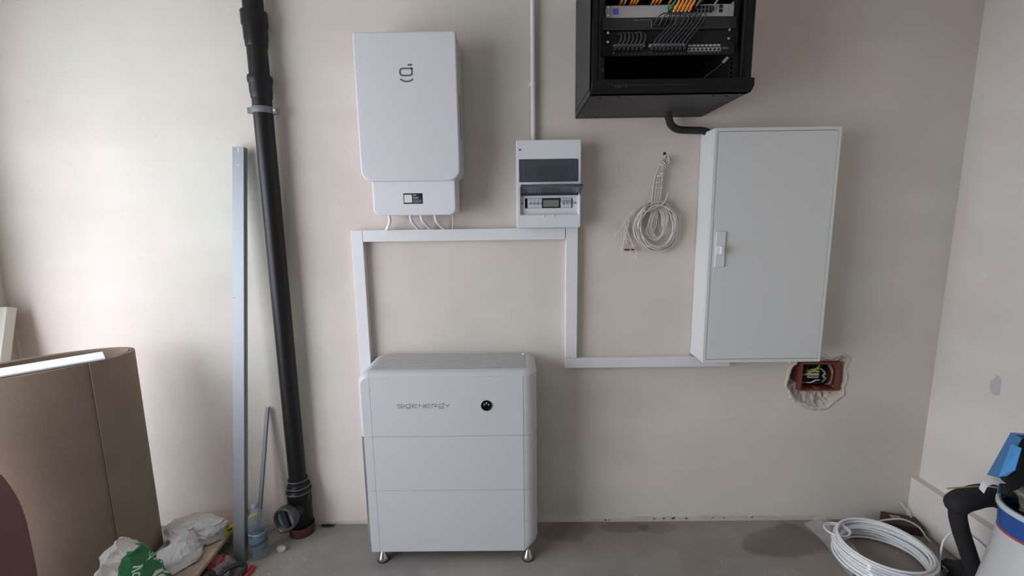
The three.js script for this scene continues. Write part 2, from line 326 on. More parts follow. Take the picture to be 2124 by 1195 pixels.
// ---------- soil pipe on the left ----------
{
  const t = thing('soil_pipe', 'black vertical soil pipe with push-fit couplings running down the bright wall', 'pipe', [-1.131, 0, 0.063]);
  obj('pipe_length', lathe([[0.0415, 0.22], [0.0415, 2.12], [0.0415, 2.2]], 40), M.pipe, t);
  obj('coupling', lathe([[0.0415, 2.158], [0.0445, 2.16], [0.0455, 2.178], [0.047, 2.183], [0.048, 2.222], [0.0515, 2.228], [0.0525, 2.246], [0.050, 2.256], [0.0425, 2.257]], 40), M.pipe, t);
  obj('pipe_length', lathe([[0.0425, 2.20], [0.0425, 2.86]], 40), M.pipe, t);
  obj('coupling', lathe([[0.0425, 2.375], [0.046, 2.378], [0.047, 2.40], [0.049, 2.405], [0.050, 2.46], [0.054, 2.465], [0.0545, 2.52], [0.0425, 2.525]], 40), M.pipe, t);
  const c = obj('pipe_clamp', [lathe([[0.042, 2.095], [0.048, 2.096], [0.049, 2.108], [0.048, 2.122], [0.042, 2.123]], 40), bb(-0.066, -0.045, 2.096, 2.122, -0.012, 0.012, 0.003), bb(0.045, 0.069, 2.092, 2.120, -0.012, 0.012, 0.004), bb(-0.006, 0.006, 2.100, 2.116, -0.063, -0.044, 0.002)], M.pipeGrey, t, 'grey pipe clamp');
  obj('clamp_screw', [new THREE.CylinderGeometry(0.006, 0.006, 0.004, 12).rotateX(Math.PI / 2).translate(0.058, 2.107, 0.0135)], M.steel, c);
  // lower sealing sleeve, inspection branch and clay coloured socket
  obj('sealing_sleeve', lathe([[0.0415, 0.292], [0.047, 0.292], [0.049, 0.297], [0.047, 0.304], [0.0425, 0.305]], 40), M.pipe, t);
  obj('sealing_ring', lathe([[0.046, 0.232], [0.0605, 0.232], [0.0615, 0.236], [0.0605, 0.242], [0.054, 0.244], [0.053, 0.258], [0.0555, 0.26], [0.0565, 0.264], [0.055, 0.269], [0.048, 0.271], [0.046, 0.292]], 48), M.pipe, t);
  const worn = mat('worn grey edge', [0.13, 0.128, 0.122], 0.45);
  for (const [r, y] of [[0.0605, 0.237], [0.0555, 0.2645], [0.0475, 0.300]]) obj('ring_edge', new THREE.TorusGeometry(r, 0.0023, 8, 56).rotateX(Math.PI / 2).translate(0, y, 0), worn, t);
  obj('branch_body', lathe([[0.0, 0.03], [0.056, 0.03], [0.056, 0.16], [0.058, 0.165], [0.058, 0.172], [0.056, 0.176], [0.058, 0.182], [0.058, 0.19], [0.057, 0.196], [0.058, 0.202], [0.059, 0.232]], 44), M.pipe, t);
  const ax = V(-0.16, 0.02, 0.98).normalize(), q = new THREE.Quaternion().setFromUnitVectors(V(0, 1, 0), ax), put = (g) => g.applyQuaternion(q).translate(-0.004, 0.150, 0.0);
  obj('branch_neck', put(lathe([[0.050, 0.0], [0.050, 0.075], [0.056, 0.08], [0.056, 0.088], [0.052, 0.09]], 40)), M.pipe, t);
  const cap = obj('inspection_cap', put(lathe([[0.053, 0.085], [0.060, 0.087], [0.061, 0.118], [0.058, 0.124], [0.0495, 0.124], [0.047, 0.118], [0.046, 0.108], [0.0, 0.108]], 48)), mat('worn black plastic', [0.045, 0.045, 0.045], 0.5), t);
  const q2 = put(new RoundedBoxGeometry(0.026, 0.013, 0.088, 2, 0.003).rotateY(0.12).translate(0, 0.113, 0)); obj('cap_grip', q2, M.dark, cap);
  for (const s of [-1, 1]) { const sh = new THREE.Shape(); sh.absarc(0, 0, 0.043, -0.95, 0.95); const g = ext(sh, 0, 0.002).rotateX(-Math.PI / 2).rotateY(s > 0 ? 0 : Math.PI).translate(0, 0.1085, 0); obj('cap_disc', put(g.rotateY(0.12)), mat('grey cap disc', [0.15, 0.16, 0.17], 0.45), cap); }
  obj('clay_socket', lathe([[0.055, 0.0], [0.0615, 0.0], [0.062, 0.042], [0.0615, 0.05], [0.060, 0.05], [0.058, 0.045]], 44), mat('red brown socket', [0.075, 0.026, 0.018], 0.7), t, 'red brown floor socket');
}
for (const [x, z, r, s, l] of [[-1.225, 0.055, 0.022, 1, 'lump of dry mortar on the floor left of the inspection cap'], [-1.17, 0.20, 0.018, 2, 'lump of dry mortar on the floor in front of the inspection cap']])
  tag(obj('mortar_lump', crumple(mergeVertices(new THREE.IcosahedronGeometry(r, 3)), r * 0.9, 2.2 / r, s).scale(1.2, 0.6, 0.8).translate(x, r * 0.4, z), M.brokenPlaster), l, 'rubble');
tag(obj('dark_chip', crumple(mergeVertices(new THREE.IcosahedronGeometry(0.026, 3)), 0.009, 60, 5).scale(1.2, 0.2, 0.3).translate(-1.01, 0.008, 0.03), M.dark), 'thin dark chip lying at the wall foot right of the soil pipe', 'rubble');

// ---------- leaning metal profiles ----------
function profile(name, label, top, bottom, w, d, holes) {
  const a = V(...bottom), b = V(...top), L = a.distanceTo(b);
  const t = thing(name, label, 'metal profile', bottom);
  const yx = b.clone().sub(a).normalize(), zx = V(0, 0, 1).addScaledVector(yx, -yx.z).normalize(), xx = new THREE.Vector3().crossVectors(yx, zx);
  t.quaternion.setFromRotationMatrix(new THREE.Matrix4().makeBasis(xx, yx, zx));
  const s = rrect(-w / 2, w / 2, 0, L, 0.0006);
  for (const [hx, hy, hw, hh] of holes) s.holes.push(rrect(hx - hw / 2, hx + hw / 2, hy - hh / 2, hy + hh / 2, hw * 0.45, THREE.Path));
  obj('web', ext(s, -0.0012, 0), M.zinc, t);
  for (const e of [-1, 1]) obj('flange', bb(e * w / 2 - 0.0006, e * w / 2 + 0.0006, 0, L, -d, -0.0006, 0), M.zinc, t);
  return [t, L];
}
profile('drywall_profile', 'tall galvanised drywall profile leaning beside the black soil pipe', [-1.272, 1.955, 0.045], [-1.337, 0.002, 0.285], 0.052, 0.03, [[0, 1.955, 0.008, 0.024], [0, 1.885, 0.012, 0.009], [-0.019, 1.27, 0.004, 0.004], [0.019, 1.27, 0.004, 0.004]]);
profile('drywall_profile', 'short thin galvanised profile leaning behind the plastic bottle', [-1.276, 0.672, 0.022], [-1.335, 0.002, 0.13], 0.017, 0.012, []);

// ---------- wall-mounted power unit (upper left) ----------
{
  const t = thing('power_unit', 'white wall power unit with rounded lower corners and dark emblem', 'inverter', [0, 0, 0]);
  const x0 = -0.662, x1 = -0.2305, y0 = 1.778, y1 = 2.384;
  obj('housing', ext(rrect(x0 + 0.004, x1 - 0.002, y0 + 0.004, y1 - 0.004, [0.05, 0.05, 0.012, 0.012]), 0.004, 0.166, 0.003), M.white, t);
  obj('front_cover', ext(rrect(x0, x1, y0, y1, [0.052, 0.052, 0.012, 0.012]), 0.166, 0.2, 0.008, 5, 14), M.white, t);
  const latch = new THREE.Shape([[-0.012, 0.085], [0.02, 0.045], [0.022, -0.06], [0.004, -0.085], [-0.012, -0.07]].map((p) => new THREE.Vector2(...p)));
  obj('side_handle', ext(latch, 0, 0.006, 0.002).rotateY(Math.PI / 2).translate(x1 - 0.003, 2.055, 0.11), M.silver, t, 'silver recessed handle on the right side');
  obj('handle_recess', ext(new THREE.Shape([[-0.017, 0.094], [0.024, 0.05], [0.026, -0.064], [0.004, -0.094], [-0.017, -0.077]].map((p) => new THREE.Vector2(...p))), 0, 0.004, 0.001).rotateY(Math.PI / 2).translate(x1 - 0.004, 2.055, 0.11), M.pipeGrey, t);
  obj('wiring_cover', ext(rrect(-0.62, -0.2555, 1.632, 1.80, [0.03, 0.03, 0, 0]), 0.03, 0.188, 0.006, 4, 12), M.whitePlastic, t);
  const st = obj('sticker', bb(-0.4845, -0.4005, 1.682, 1.7275, 0.1875, 0.1887, 0.0004), mat('black sticker', [0.01, 0.011, 0.016], 0.35), t, 'black rating sticker');
  obj('sticker_square', ext(rrect(-0.481, -0.447, 1.6875, 1.7215, 0.002), 0.1885, 0.1891), M.whitePlastic, st);
  obj('sticker_print', [bb(-0.442, -0.428, 1.717, 1.722, 0.1885, 0.189, 0), bb(-0.443, -0.417, 1.7085, 1.7115, 0.1885, 0.189, 0), bb(-0.443, -0.42, 1.7045, 1.707, 0.1885, 0.189, 0), bb(-0.443, -0.408, 1.6985, 1.7, 0.1885, 0.189, 0), ...[0, 1, 2, 3].map((i) => bb(-0.443, -0.406 - (i === 3 ? 0.008 : 0), 1.6945 - i * 0.0023, 1.6955 - i * 0.0023, 0.1885, 0.189, 0))], mat('grey print', [0.35, 0.35, 0.36], 0.5), st);
  // emblem: dash, rounded letter form and smile
  const E = (x, y) => [-0.4735 + (x - 520) / 555 * 0.0562, 2.2565 - (y - 280) / 700 * 0.0715], w = 0.0062, z = 0.2004;
  const arc = (cx, cy, r, a0, a1, n) => Array.from({ length: n + 1 }, (_, i) => { const a = a0 + (a1 - a0) * i / n; return E(cx + Math.cos(a) * r, cy - Math.sin(a) * r); });
  const P = Math.PI, loop = [E(1045, 455), ...arc(660, 565, 112, P / 2, P, 6), ...arc(660, 615, 112, P, P * 1.5, 6), ...arc(955, 637, 90, -P / 2, 0, 6)];
  obj('emblem', [stroke([E(910, 318), E(1035, 318)], w * 1.1, z), stroke(loop, w, z, true), stroke(arc(818, 560, 400, P * 1.5 - 0.66, P * 1.5 + 0.66, 12), w, z)], M.ink, t, 'dark grey emblem');
}
[[[-0.579, 1.633], [-0.578, 1.605], [-0.596, 1.578], [-0.614, 1.560]], [[-0.4805, 1.633], [-0.477, 1.608], [-0.466, 1.583], [-0.456, 1.562]], [[-0.4315, 1.633], [-0.426, 1.608], [-0.413, 1.585], [-0.398, 1.562]], [[-0.3665, 1.633], [-0.362, 1.608], [-0.349, 1.583], [-0.330, 1.562]]].forEach((p, i) =>
  tag(obj('power_cable', tube(p.map(([x, y], k) => [x, y, [0.085, 0.082, 0.055, 0.022][k]]), 0.0072, 24, 10), M.cableWhite), ORD[i] + ' from the left of four thick white cables under the power unit', 'cable', 'white cables under the power unit'));
tag(obj('sensor_wire', tube([[-0.288, 1.64, 0.08], [-0.286, 1.61, 0.075], [-0.291, 1.585, 0.05], [-0.298, 1.562, 0.022]], 0.0022, 24, 8), M.cableWhite), 'thin white wire at the right end under the power unit', 'cable');

// ---------- cable trunking ----------
function trunk(label, x0, x1, y0, y1, seam) {
  const t = thing('cable_trunking', label, 'cable trunking', [x0, y0, 0]), w = x1 - x0, h = y1 - y0, v = h > w;
  obj('trunking_base', bb(0.0008, w - 0.0008, 0.0008, h - 0.0008, 0, 0.034, 0.001), M.trunk, t);
  obj('trunking_lid', bb(0, w, 0, h, 0.033, 0.040, 0.002), M.trunk, t);
}
trunk('vertical white trunking down to the battery cabinet on the left', -0.779, -0.7235, 0.25, 1.5645);
trunk('long horizontal white trunking under the power unit', -0.7225, 0.2425, 1.5095, 1.5645);
trunk('vertical white trunking hanging from the fuse box', 0.2455, 0.3025, 0.9215, 1.575);
trunk('lower horizontal white trunking reaching under the big wall cabinet', 0.2445, 1.0625, 0.8695, 0.9205);
{
  const t = thing('conduit', 'thin white conduit pipe running up from the fuse box', 'conduit', [0.094, 0, 0.022]);
  obj('conduit_tube', lathe([[0.0, 1.94], [0.0115, 1.94], [0.0115, 2.85]], 20), M.trunk, t);
  obj('conduit_clip', [lathe([[0.0118, 2.205], [0.0155, 2.206], [0.0155, 2.222], [0.0118, 2.223]], 20), bb(-0.010, 0.010, 2.204, 2.224, -0.022, -0.008, 0.002), bb(-0.019, -0.012, 2.206, 2.222, -0.006, 0.008, 0.002)], M.whitePlastic, t);
}

// ---------- fuse box ----------
{
  const t = thing('fuse_box', 'white plastic fuse box with two smoked doors, the lower one flipped open', 'fuse box', [0.0123, 1.567, 0]);
  const W = 0.2935, H = 0.392, sx = W / 670, sy = H / 905, U = (X) => (X - 150) * sx, Vy = (Y) => H - (Y - 150) * sy;
  obj('back_shell', ext(rrect(0.004, W - 0.004, 0.004, H - 0.004, 0.008), 0, 0.07, 0.002), M.whitePlastic, t);
  const cover = rrect(0, W, 0, H, 0.009);
  cover.holes.push(rrect(U(184), U(790), Vy(575), Vy(345), 0.002, THREE.Path)); cover.holes.push(rrect(U(190), U(795), Vy(915), Vy(622), 0.002, THREE.Path));
  obj('front_cover', ext(cover, 0.066, 0.1, 0.004, 4), M.whitePlastic, t);
  for (const [yt, yb, st, sb, up] of [[345, 575, 408, 514, 1], [622, 915, 742, 848, 0]]) {
    const p = rrect(U(184), U(798), Vy(yb + 4), Vy(yt - 4), 0.001); p.holes.push(rrect(U(238), U(738), Vy(sb), Vy(st), 0.001, THREE.Path));
    const panel = obj('inner_panel', ext(p, 0.078, 0.081), M.whitePlastic, t);
    obj('painted_slot_gap', bb(U(230), U(745), Vy(sb + 8), Vy(st - 8), 0.0702, 0.072, 0), M.dark, t);  // near-black sheet paints the shade of the gaps behind the breakers
    for (const x of [208, 766]) obj('panel_screw', new THREE.CylinderGeometry(0.0038, 0.0038, 0.003, 14).rotateX(Math.PI / 2).translate(U(x), Vy((st + sb) / 2), 0.0818), M.pipeGrey, panel);
    const mod = (xa, xb, m, blue, tog) => { const b = obj('breaker', [bb(U(xa), U(xb), Vy(sb - 3), Vy(st + 3), 0.072, 0.083, 0.001), bb(U(xa), U(xb), Vy(sb - 28), Vy(st + 24), 0.08, 0.0875, 0.001)], m, t); if (blue) obj('breaker_top', bb(U(xa), U(xb), Vy(st + 42), Vy(st + 22), 0.082, 0.0882, 0.0005), M.breakerBlue, b); if (tog) obj('toggle', bb(U((xa + xb) / 2 - 9), U((xa + xb) / 2 + 9), Vy((st + sb) / 2 + 12), Vy((st + sb) / 2 - 6), 0.087, 0.095, 0.001), M.breakerBlue, b); };
    if (up) { for (let i = 0; i < 3; i++) mod(252 + i * 41, 291 + i * 41, M.breaker, 0, 1); mod(690, 730, M.breaker, 0, 0); }
    else {
      for (let i = 0; i < 4; i++) mod(266 + i * 38, 303 + i * 38, M.breaker, 0, 1);
      const me = obj('energy_meter', bb(U(418), U(605), Vy(845), Vy(745), 0.072, 0.086, 0.001), M.dark, t, 'black energy meter'); obj('meter_display', bb(U(430), U(594), Vy(834), Vy(764), 0.085, 0.0868, 0.0005), M.lcd, me);
      for (let i = 0; i < 3; i++) mod(613 + i * 38.5, 650 + i * 38.5, M.breaker, 1, 1);
    }
  }
  const d1 = obj('smoked_door', [ext(rrect(U(187), U(788), Vy(572), Vy(348), 0.002), 0.099, 0.1025, 0.001), bb(U(187), U(788), Vy(352), Vy(346), 0.09, 0.101, 0.001)], M.smoke, t, 'closed smoked door');
  obj('door_catch', bb(U(437), U(541), Vy(612), Vy(580), 0.0985, 0.1015, 0.001), M.trunk, t);
  // lower door, swung up about its top edge, standing out from the box
  const dh = 0.092, d2 = obj('smoked_door', [bb(U(192), U(813), -0.0015, 0.0015, 0, dh, 0.001), bb(U(192), U(813), -0.012, 0.0015, dh - 0.003, dh, 0.001), bb(U(192), U(192) + 0.003, -0.012, 0, 0.004, dh, 0.001), bb(U(813) - 0.003, U(813), -0.012, 0, 0.004, dh, 0.001)], M.smoke, t, 'open smoked door standing out');
  d2.position.set(0, Vy(700), 0.096); d2.rotation.x = -0.42;
  obj('door_hinge', bb(U(190), U(795), Vy(716), Vy(690), 0.088, 0.099, 0.001), mat('dark hinge bar', [0.03, 0.038, 0.045], 0.25), t, 'dark hinge bar');
  for (const x of [437, 541]) obj('catch_notch', bb(U(x - 5), U(x + 5), Vy(946), Vy(912), 0.0985, 0.1025, 0.001), M.whitePlastic, t);
  obj('maker_mark', [bb(U(180), U(200), Vy(258), Vy(238), 0.0998, 0.1006, 0)], M.ink, t); obj('maker_mark', [0, 1, 2, 3].map((i) => bb(U(208 + i * 9), U(214 + i * 9), Vy(252), Vy(244), 0.0998, 0.1004, 0)), mat('pale grey print', [0.40, 0.40, 0.41], 0.5), t);
}

// ---------- big wall cabinet on the right ----------
{
  const t = thing('distribution_cabinet', 'large light grey steel wall cabinet with one closed door', 'cabinet', [0.878, 0.928, 0]);
  const W = 0.5515, H = 1.062, D = 0.155;
  obj('cabinet_body', [bb(0, 0.0015, 0, H, 0, D - 0.012, 0), bb(W - 0.0015, W, 0, H, 0, D - 0.012, 0), bb(0, W, 0, 0.0015, 0, D - 0.012, 0), bb(0, W, H - 0.0015, H, 0, D - 0.012, 0), bb(0, W, 0, H, 0.001, 0.003, 0), bb(0.002, W - 0.002, 0.002, H - 0.002, D - 0.022, D - 0.016, 0)], M.enclosure, t);
  const f = rrect(0, W, 0, H, 0.0015); f.holes.push(rrect(0.0145, W - 0.012, 0.0155, H - 0.0145, 0.001, THREE.Path));
  obj('cabinet_frame', ext(f, D - 0.014, D, 0.001), M.enclosure, t);
  obj('door', bb(0.0165, W - 0.0135, 0.0172, H - 0.0162, D - 0.015, D - 0.001, 0.0015), M.enclosure, t);
  const ox = 0.0285, oy = 0.453, h = obj('handle_plate', [bb(ox, ox + 0.0435, oy, oy + 0.161, D - 0.001, D + 0.007, 0.002), bb(ox + 0.006, ox + 0.040, oy + 0.058, oy + 0.098, D, D + 0.0095, 0.002)], M.whitePlastic, t, 'white plastic handle plate');
  obj('lock_knob', [new THREE.CylinderGeometry(0.0165, 0.017, 0.006, 32).rotateX(Math.PI / 2).translate(ox + 0.022, oy + 0.078, D + 0.0115), bb(ox + 0.015, ox + 0.031, oy + 0.060, oy + 0.097, D + 0.009, D + 0.030, 0.0025)], M.whitePlastic, h);
  obj('handle_mark', [stroke([[ox + 0.017, oy + 0.016], [ox + 0.020, oy + 0.022], [ox + 0.019, oy + 0.036]], 0.0016, D + 0.0072)], M.enclosure, h);
}
// ---------- junction box in the broken hole ----------
{
  const t = thing('junction_box', 'open red-brown junction box set in a broken hole below the cabinet', 'junction box', [1.442, 0.72, 0]);
  const W = 0.204, H = 0.150, D = -0.10, k = 0.011;
  obj('box_shell', [bb(0.0005, W - 0.0005, 0.0005, 0.009, D, 0.0015, 0.001), bb(0.0005, W - 0.0005, H - 0.009, H - 0.0005, D, 0.0015, 0.001), bb(0, k, 0, H, D - 0.0005, 0.002, 0.001), bb(W - 0.020, W, 0, H, D - 0.0005, 0.002, 0.001), bb(0.001, W - 0.001, 0.001, H - 0.001, D - 0.003, D - 0.001, 0)], M.terracotta, t);
  for (const [a, b, c, d, e, f] of [[0.014, 0.13, 0.10, 0.11, 0.19, 0.06], [0.018, 0.10, 0.09, 0.06, 0.185, 0.10], [0.014, 0.05, 0.08, 0.03, 0.19, 0.03], [0.02, 0.03, 0.09, 0.13, 0.17, 0.12], [0.016, 0.075, 0.12, 0.085, 0.186, 0.08]])
    obj('added_dark_cable', tube([[a + 0.004, b, -0.085], [(a + c) / 2, (b + d) / 2 + 0.012, -0.058], [c, d, -0.066], [(c + e) / 2, (d + f) / 2 - 0.01, -0.058], [e - 0.012, f, -0.085]], 0.0105, 30, 10), M.cableBlack, t);  // black cables added to keep the inside of the box dark
  obj('screw_lug', [bb(0.085, 0.105, 0.008, 0.018, -0.03, 0.0, 0.002)], M.terracotta, t);
  const tb = obj('terminal_block', bb(0.055, 0.112, 0.060, 0.100, -0.05, -0.024, 0.002), mat('cream terminal block', [0.50, 0.47, 0.36], 0.5), t);
  obj('terminal_hole', [0, 1, 2, 3, 4].flatMap((i) => [0, 1].map((j) => new THREE.CylinderGeometry(0.0035, 0.0035, 0.004, 10).rotateX(Math.PI / 2).translate(0.063 + i * 0.0102, 0.071 + j * 0.018, -0.0235))), M.dark, tb);
  obj('wire', tube([[0.022, 0.070, -0.05], [0.04, 0.082, -0.02], [0.08, 0.108, -0.014], [0.105, 0.124, -0.02], [0.125, 0.130, -0.05]], 0.0038, 24, 8), M.yellowGreen, t, 'yellow green earth wire');
  obj('wire', tube([[0.075, 0.103, -0.035], [0.10, 0.110, -0.02], [0.125, 0.107, -0.03]], 0.0032, 16, 8), M.yellowGreen, t, 'yellow green earth wire');
  obj('wire', tube([[0.045, 0.028, -0.05], [0.07, 0.038, -0.02], [0.09, 0.052, -0.015], [0.115, 0.050, -0.02], [0.13, 0.04, -0.05]], 0.0026, 20, 8), M.cableWhite, t);
  obj('wire', tube([[0.02, 0.038, -0.05], [0.03, 0.052, -0.025], [0.045, 0.054, -0.025], [0.058, 0.045, -0.04]], 0.002, 20, 8), M.cableGrey, t);
  obj('wire', tube([[0.130, 0.105, -0.05], [0.138, 0.09, -0.02], [0.13, 0.072, -0.02], [0.142, 0.058, -0.02], [0.15, 0.03, -0.05]], 0.006, 24, 8), M.cableLight, t);
  for (let i = 0; i < 3; i++) obj('wire', tube([[0.162 + i * 0.008, 0.13, -0.04], [0.166 + i * 0.004, 0.10, -0.012], [0.166 - i * 0.003, 0.06, -0.008], [0.158 + i * 0.006, 0.035, -0.012], [0.16 + i * 0.005, 0.02, -0.04]], 0.003, 24, 8), [M.cableLight, mat('lilac wire', [0.40, 0.33, 0.38], 0.5), M.terracotta][i], t);
  tag(obj('cable_stub', tube([[1.355, 0.945, 0.012], [1.362, 0.905, 0.02], [1.378, 0.882, 0.012], [1.384, 0.868, -0.01]], 0.0055, 20, 10), M.cableWhite), 'short white cable stub showing under the wall cabinet', 'cable');
}

// ---------- battery cabinet on the floor ----------
{
  const t = thing('battery_stack', 'white floor battery stack of three modules with black round display', 'battery', [0, 0, 0]);
  const xl = -0.712, xr = 0.0925, zf = 0.3, zb = 0.04, yb = 0.066, y1 = 0.379, y2 = 0.645, yt = 0.936, sl = -0.652, sr = 0.031, R = 0.0615;
  // core
  obj('core', bb(xl + 0.012, sr + 0.005, yb + 0.012, yt - 0.075, zb, zf - 0.03, 0.004), M.silver, t);
  const mods = [[yb, y1 - 0.0007], [y1 + 0.0007, y2 - 0.0007], [y2 + 0.0007, yt]];
  mods.forEach(([a, b], i) => {
    obj('front_panel', bb(sl + 0.0005, sr - 0.0005, a, i === 2 ? b - 0.0095 : b, zf - 0.03, zf, 0.001), M.battery, t);
    // right end piece, rounded in plan; the lowest one also rounds off at its foot
    obj('right_end_panel', grid(18, 30, (u, v) => {
      const y = a + (b - 0.0095 * (i === 2) - a) * (1 - v), f = i === 0 && y < a + R ? R - Math.sqrt(Math.max(0, R * R - (a + R - y) ** 2)) : 0, q = Math.min(1, u / 0.72) * Math.PI / 2, e = Math.max(0, (u - 0.72) / 0.28);
      const r = R - f * 0.999; return [sr + 0.0005 + Math.sin(q) * r, y, zf - R * 0.9 + Math.cos(q) * R * 0.9 - e * (zf - R * 0.9 - zb)];
    }), Object.assign(M.battery.clone(), DS), t);
    // left end piece: flat front with its outer edge bevelled back; the top one curls over into the lid
    const edge = []; const Rt = 0.0585, ya = i === 0 ? a + 0.046 : a;
    if (i < 2) { edge.push([xl, ya], [xl, b]); } else { edge.push([xl, a]); for (let k = 0; k <= 14; k++) { const q = Math.PI - k / 14 * Math.PI / 2; edge.push([xl + Rt + Math.cos(q) * Rt, yt + 0.012 - Rt + Math.sin(q) * Rt]); } edge.push([sl - 0.0005, yt + 0.012]); }
    const nrm = (k) => { const p = edge[Math.max(0, k - 1)], q = edge[Math.min(edge.length - 1, k + 1)], dx = q[0] - p[0], dy = q[1] - p[1], L = Math.hypot(dx, dy); return [-dy / L, dx / L]; };
    const ins = (k, d) => { const [nx, ny] = nrm(k); return [edge[k][0] - nx * d, edge[k][1] - ny * d]; };
    const s = new THREE.Shape(); s.moveTo(sl - 0.0005, i === 0 ? yb : a); s.lineTo(...(i === 0 ? [xl + 0.021, yb] : ins(0, 0.021))); edge.forEach((_, k) => s.lineTo(...ins(k, 0.021))); s.lineTo(sl - 0.0005, ins(edge.length - 1, 0.021)[1]);
    obj('left_end_panel', ext(s, zf - 0.02, zf - 0.0002), M.battery, t);
    const N = edge.length - 1, sec = [[0.021, zf - 0.0005], [0.0195, zf - 0.001], [0.012, zf - 0.008], [0.005, zf - 0.018], [0.0012, zf - 0.030], [0, zf - 0.045], [0, zb]];
    const pos = [], idx = []; for (let k = 0; k <= N; k++) for (const [d, z] of sec) { const [x, y] = ins(k, d); pos.push(x, y, z); }
    for (let k = 0; k < N; k++) for (let j = 0; j < sec.length - 1; j++) { const A = k * sec.length + j; idx.push(A, A + sec.length, A + 1, A + 1, A + sec.length, A + sec.length + 1); }
    const g = new THREE.BufferGeometry(); g.setAttribute('position', new THREE.Float32BufferAttribute(pos, 3)); g.setIndex(idx); g.computeVertexNormals();
    obj('left_side_shell', g, Object.assign((i === 2 ? M.battery : M.silver).clone(), DS), t, 'satin silver side shell');
  });
  // lid: sloping front strip, dark bed, slats that curl down at the left, right rim
  const yl = yt + 0.014;
  const lipSec = [[0.021, 0.0005], [0.0195, 0.001], [0.012, 0.008], [0.005, 0.018], [0.0012, 0.030], [0, 0.045]];
  obj('lid_front_strip', grid(70, lipSec.length - 1, (u, v) => {
    const [d, o] = lipSec[Math.round(v * (lipSec.length - 1))], y = yt + 0.012 - d, zc = zf - R * 0.9;
    if (u < 0.6) return [sl + (sr - sl) * u / 0.6, y, zf - o];
    if (u < 0.85) { const q = (u - 0.6) / 0.25 * Math.PI / 2; return [sr + Math.sin(q) * (R - o), y, zc + Math.cos(q) * (R * 0.9 - o)]; }
    return [sr + R - o, y, zc - (u - 0.85) / 0.15 * (zc - zb)];
  }), Object.assign(M.battery.clone(), DS), t);
  obj('lid_bed', bb(-0.664, sr + 0.02, yl - 0.05, yl - 0.032, zb, zf - 0.043, 0.002), M.slat, t);
  const z0 = zb + 0.004, z1 = zf - 0.045, NS = 12;
  for (let i = 0; i < NS; i++) {
    const za = z0 + (z1 - z0) * i / NS + 0.0016, zc = z0 + (z1 - z0) * (i + 1) / NS - 0.0042, c = [];
    for (let k = 0; k <= 10; k++) { const q = Math.PI - k / 10 * Math.PI / 2; c.push([xl + 0.0595 + Math.cos(q) * 0.0585, yl - 0.060 + Math.sin(q) * 0.060]); } c.push([sr + 0.012, yl]);
    const sh = new THREE.Shape(); c.forEach(([x, y], k) => k ? sh.lineTo(x, y) : sh.moveTo(x, y)); [...c].reverse().forEach(([x, y], k) => { const j = c.length - 1 - k, f = Math.min(1, j / 10); sh.lineTo(x + 0.004 * (1 - f), y - 0.004 * f); });
    obj('slat', ext(sh, za, zc, 0.0012, 1), M.slat, t);
  }
  obj('lid_end_plate', bb(sr + 0.0125, sr + 0.0195, yl - 0.02, yl - 0.0015, zb, zf - 0.043, 0.001), M.battery, t);
  const rim = []; for (let k = 0; k <= 14; k++) { const q = k / 14 * Math.PI / 2; rim.push([sr + Math.sin(q) * (R - 0.002), yt - 0.009, zf - R * 0.9 + Math.cos(q) * R * 0.9 - 0.002]); } rim.push([xr - 0.002, yt - 0.009, 0.2], [xr - 0.002, yt - 0.009, zb + 0.004]);
  obj('lid_rim', tube([...rim], 0.0026, 90, 6), M.battery, t);
  obj('lid_knob', new THREE.SphereGeometry(0.006, 14, 10).scale(1.4, 0.7, 1).translate(0.037, yl + 0.002, zb + 0.02), M.whitePlastic, t);
  obj('base_plate', bb(sl + 0.01, sr, yb - 0.004, yb + 0.014, zb + 0.01, zf - 0.012, 0.002), M.pipeGrey, t);
  for (const [x, z] of [[-0.648, 0.268], [0.047, 0.268], [-0.6, 0.075], [0.0, 0.075]]) {
    const f = obj('foot', lathe([[0.0, 0.0], [0.026, 0.0], [0.027, 0.006], [0.024, 0.016], [0.016, 0.034], [0.011, 0.045], [0.008, 0.05], [0.007, 0.07]], 32).translate(x, 0.003, z), M.steel, t, 'stainless adjustable foot');
    obj('foot_pad', lathe([[0.0, 0.0], [0.029, 0.0], [0.0295, 0.004], [0.027, 0.007], [0, 0.007]], 32).translate(x, 0, z), M.rubber, f);
  }
  // display and lettering
  const dsp = obj('display', [new THREE.CylinderGeometry(0.0242, 0.0242, 0.004, 48).rotateX(Math.PI / 2).translate(-0.1337, 0.7905, zf + 0.0006), new THREE.TorusGeometry(0.0228, 0.0018, 8, 48).translate(-0.1337, 0.7905, zf + 0.0026)], M.gloss, t, 'black round display');
  for (const [x, y, r] of [[0, 0.0118, 0.0029], [-0.0095, 0.0045, 0.0025], [0.0097, 0.0047, 0.0025]]) obj('status_light', new THREE.CylinderGeometry(r, r, 0.0008, 16).rotateX(Math.PI / 2).translate(-0.1337 + x, 0.7905 + y, zf + 0.0028), M.led, dsp);
  const lx = (X) => -0.5315 + (X - 205) / 880 * 0.2355, ly = (Y) => 0.7988 - (Y - 240) / 58 * 0.0155 + (0), Z = zf + 0.0003, w = 0.0017;
  const L = (a, b, segs) => segs.map((s) => stroke(s.map(([u, v]) => [lx(a + (b - a) * u), ly(298 - 58 * v)]), w, Z));
  const d = (a, b) => [...L(a, b, [[[1, 1], [0.2, 1], [0, 0.75], [0, 0.35], [0.2, 0.12], [0.8, 0.12], [1, 0.35], [1, 1]], [[0.72, 1.3], [0.98, 1.3]], [[0.08, -0.12], [0.3, -0.28], [0.7, -0.28], [0.95, -0.1]]])];
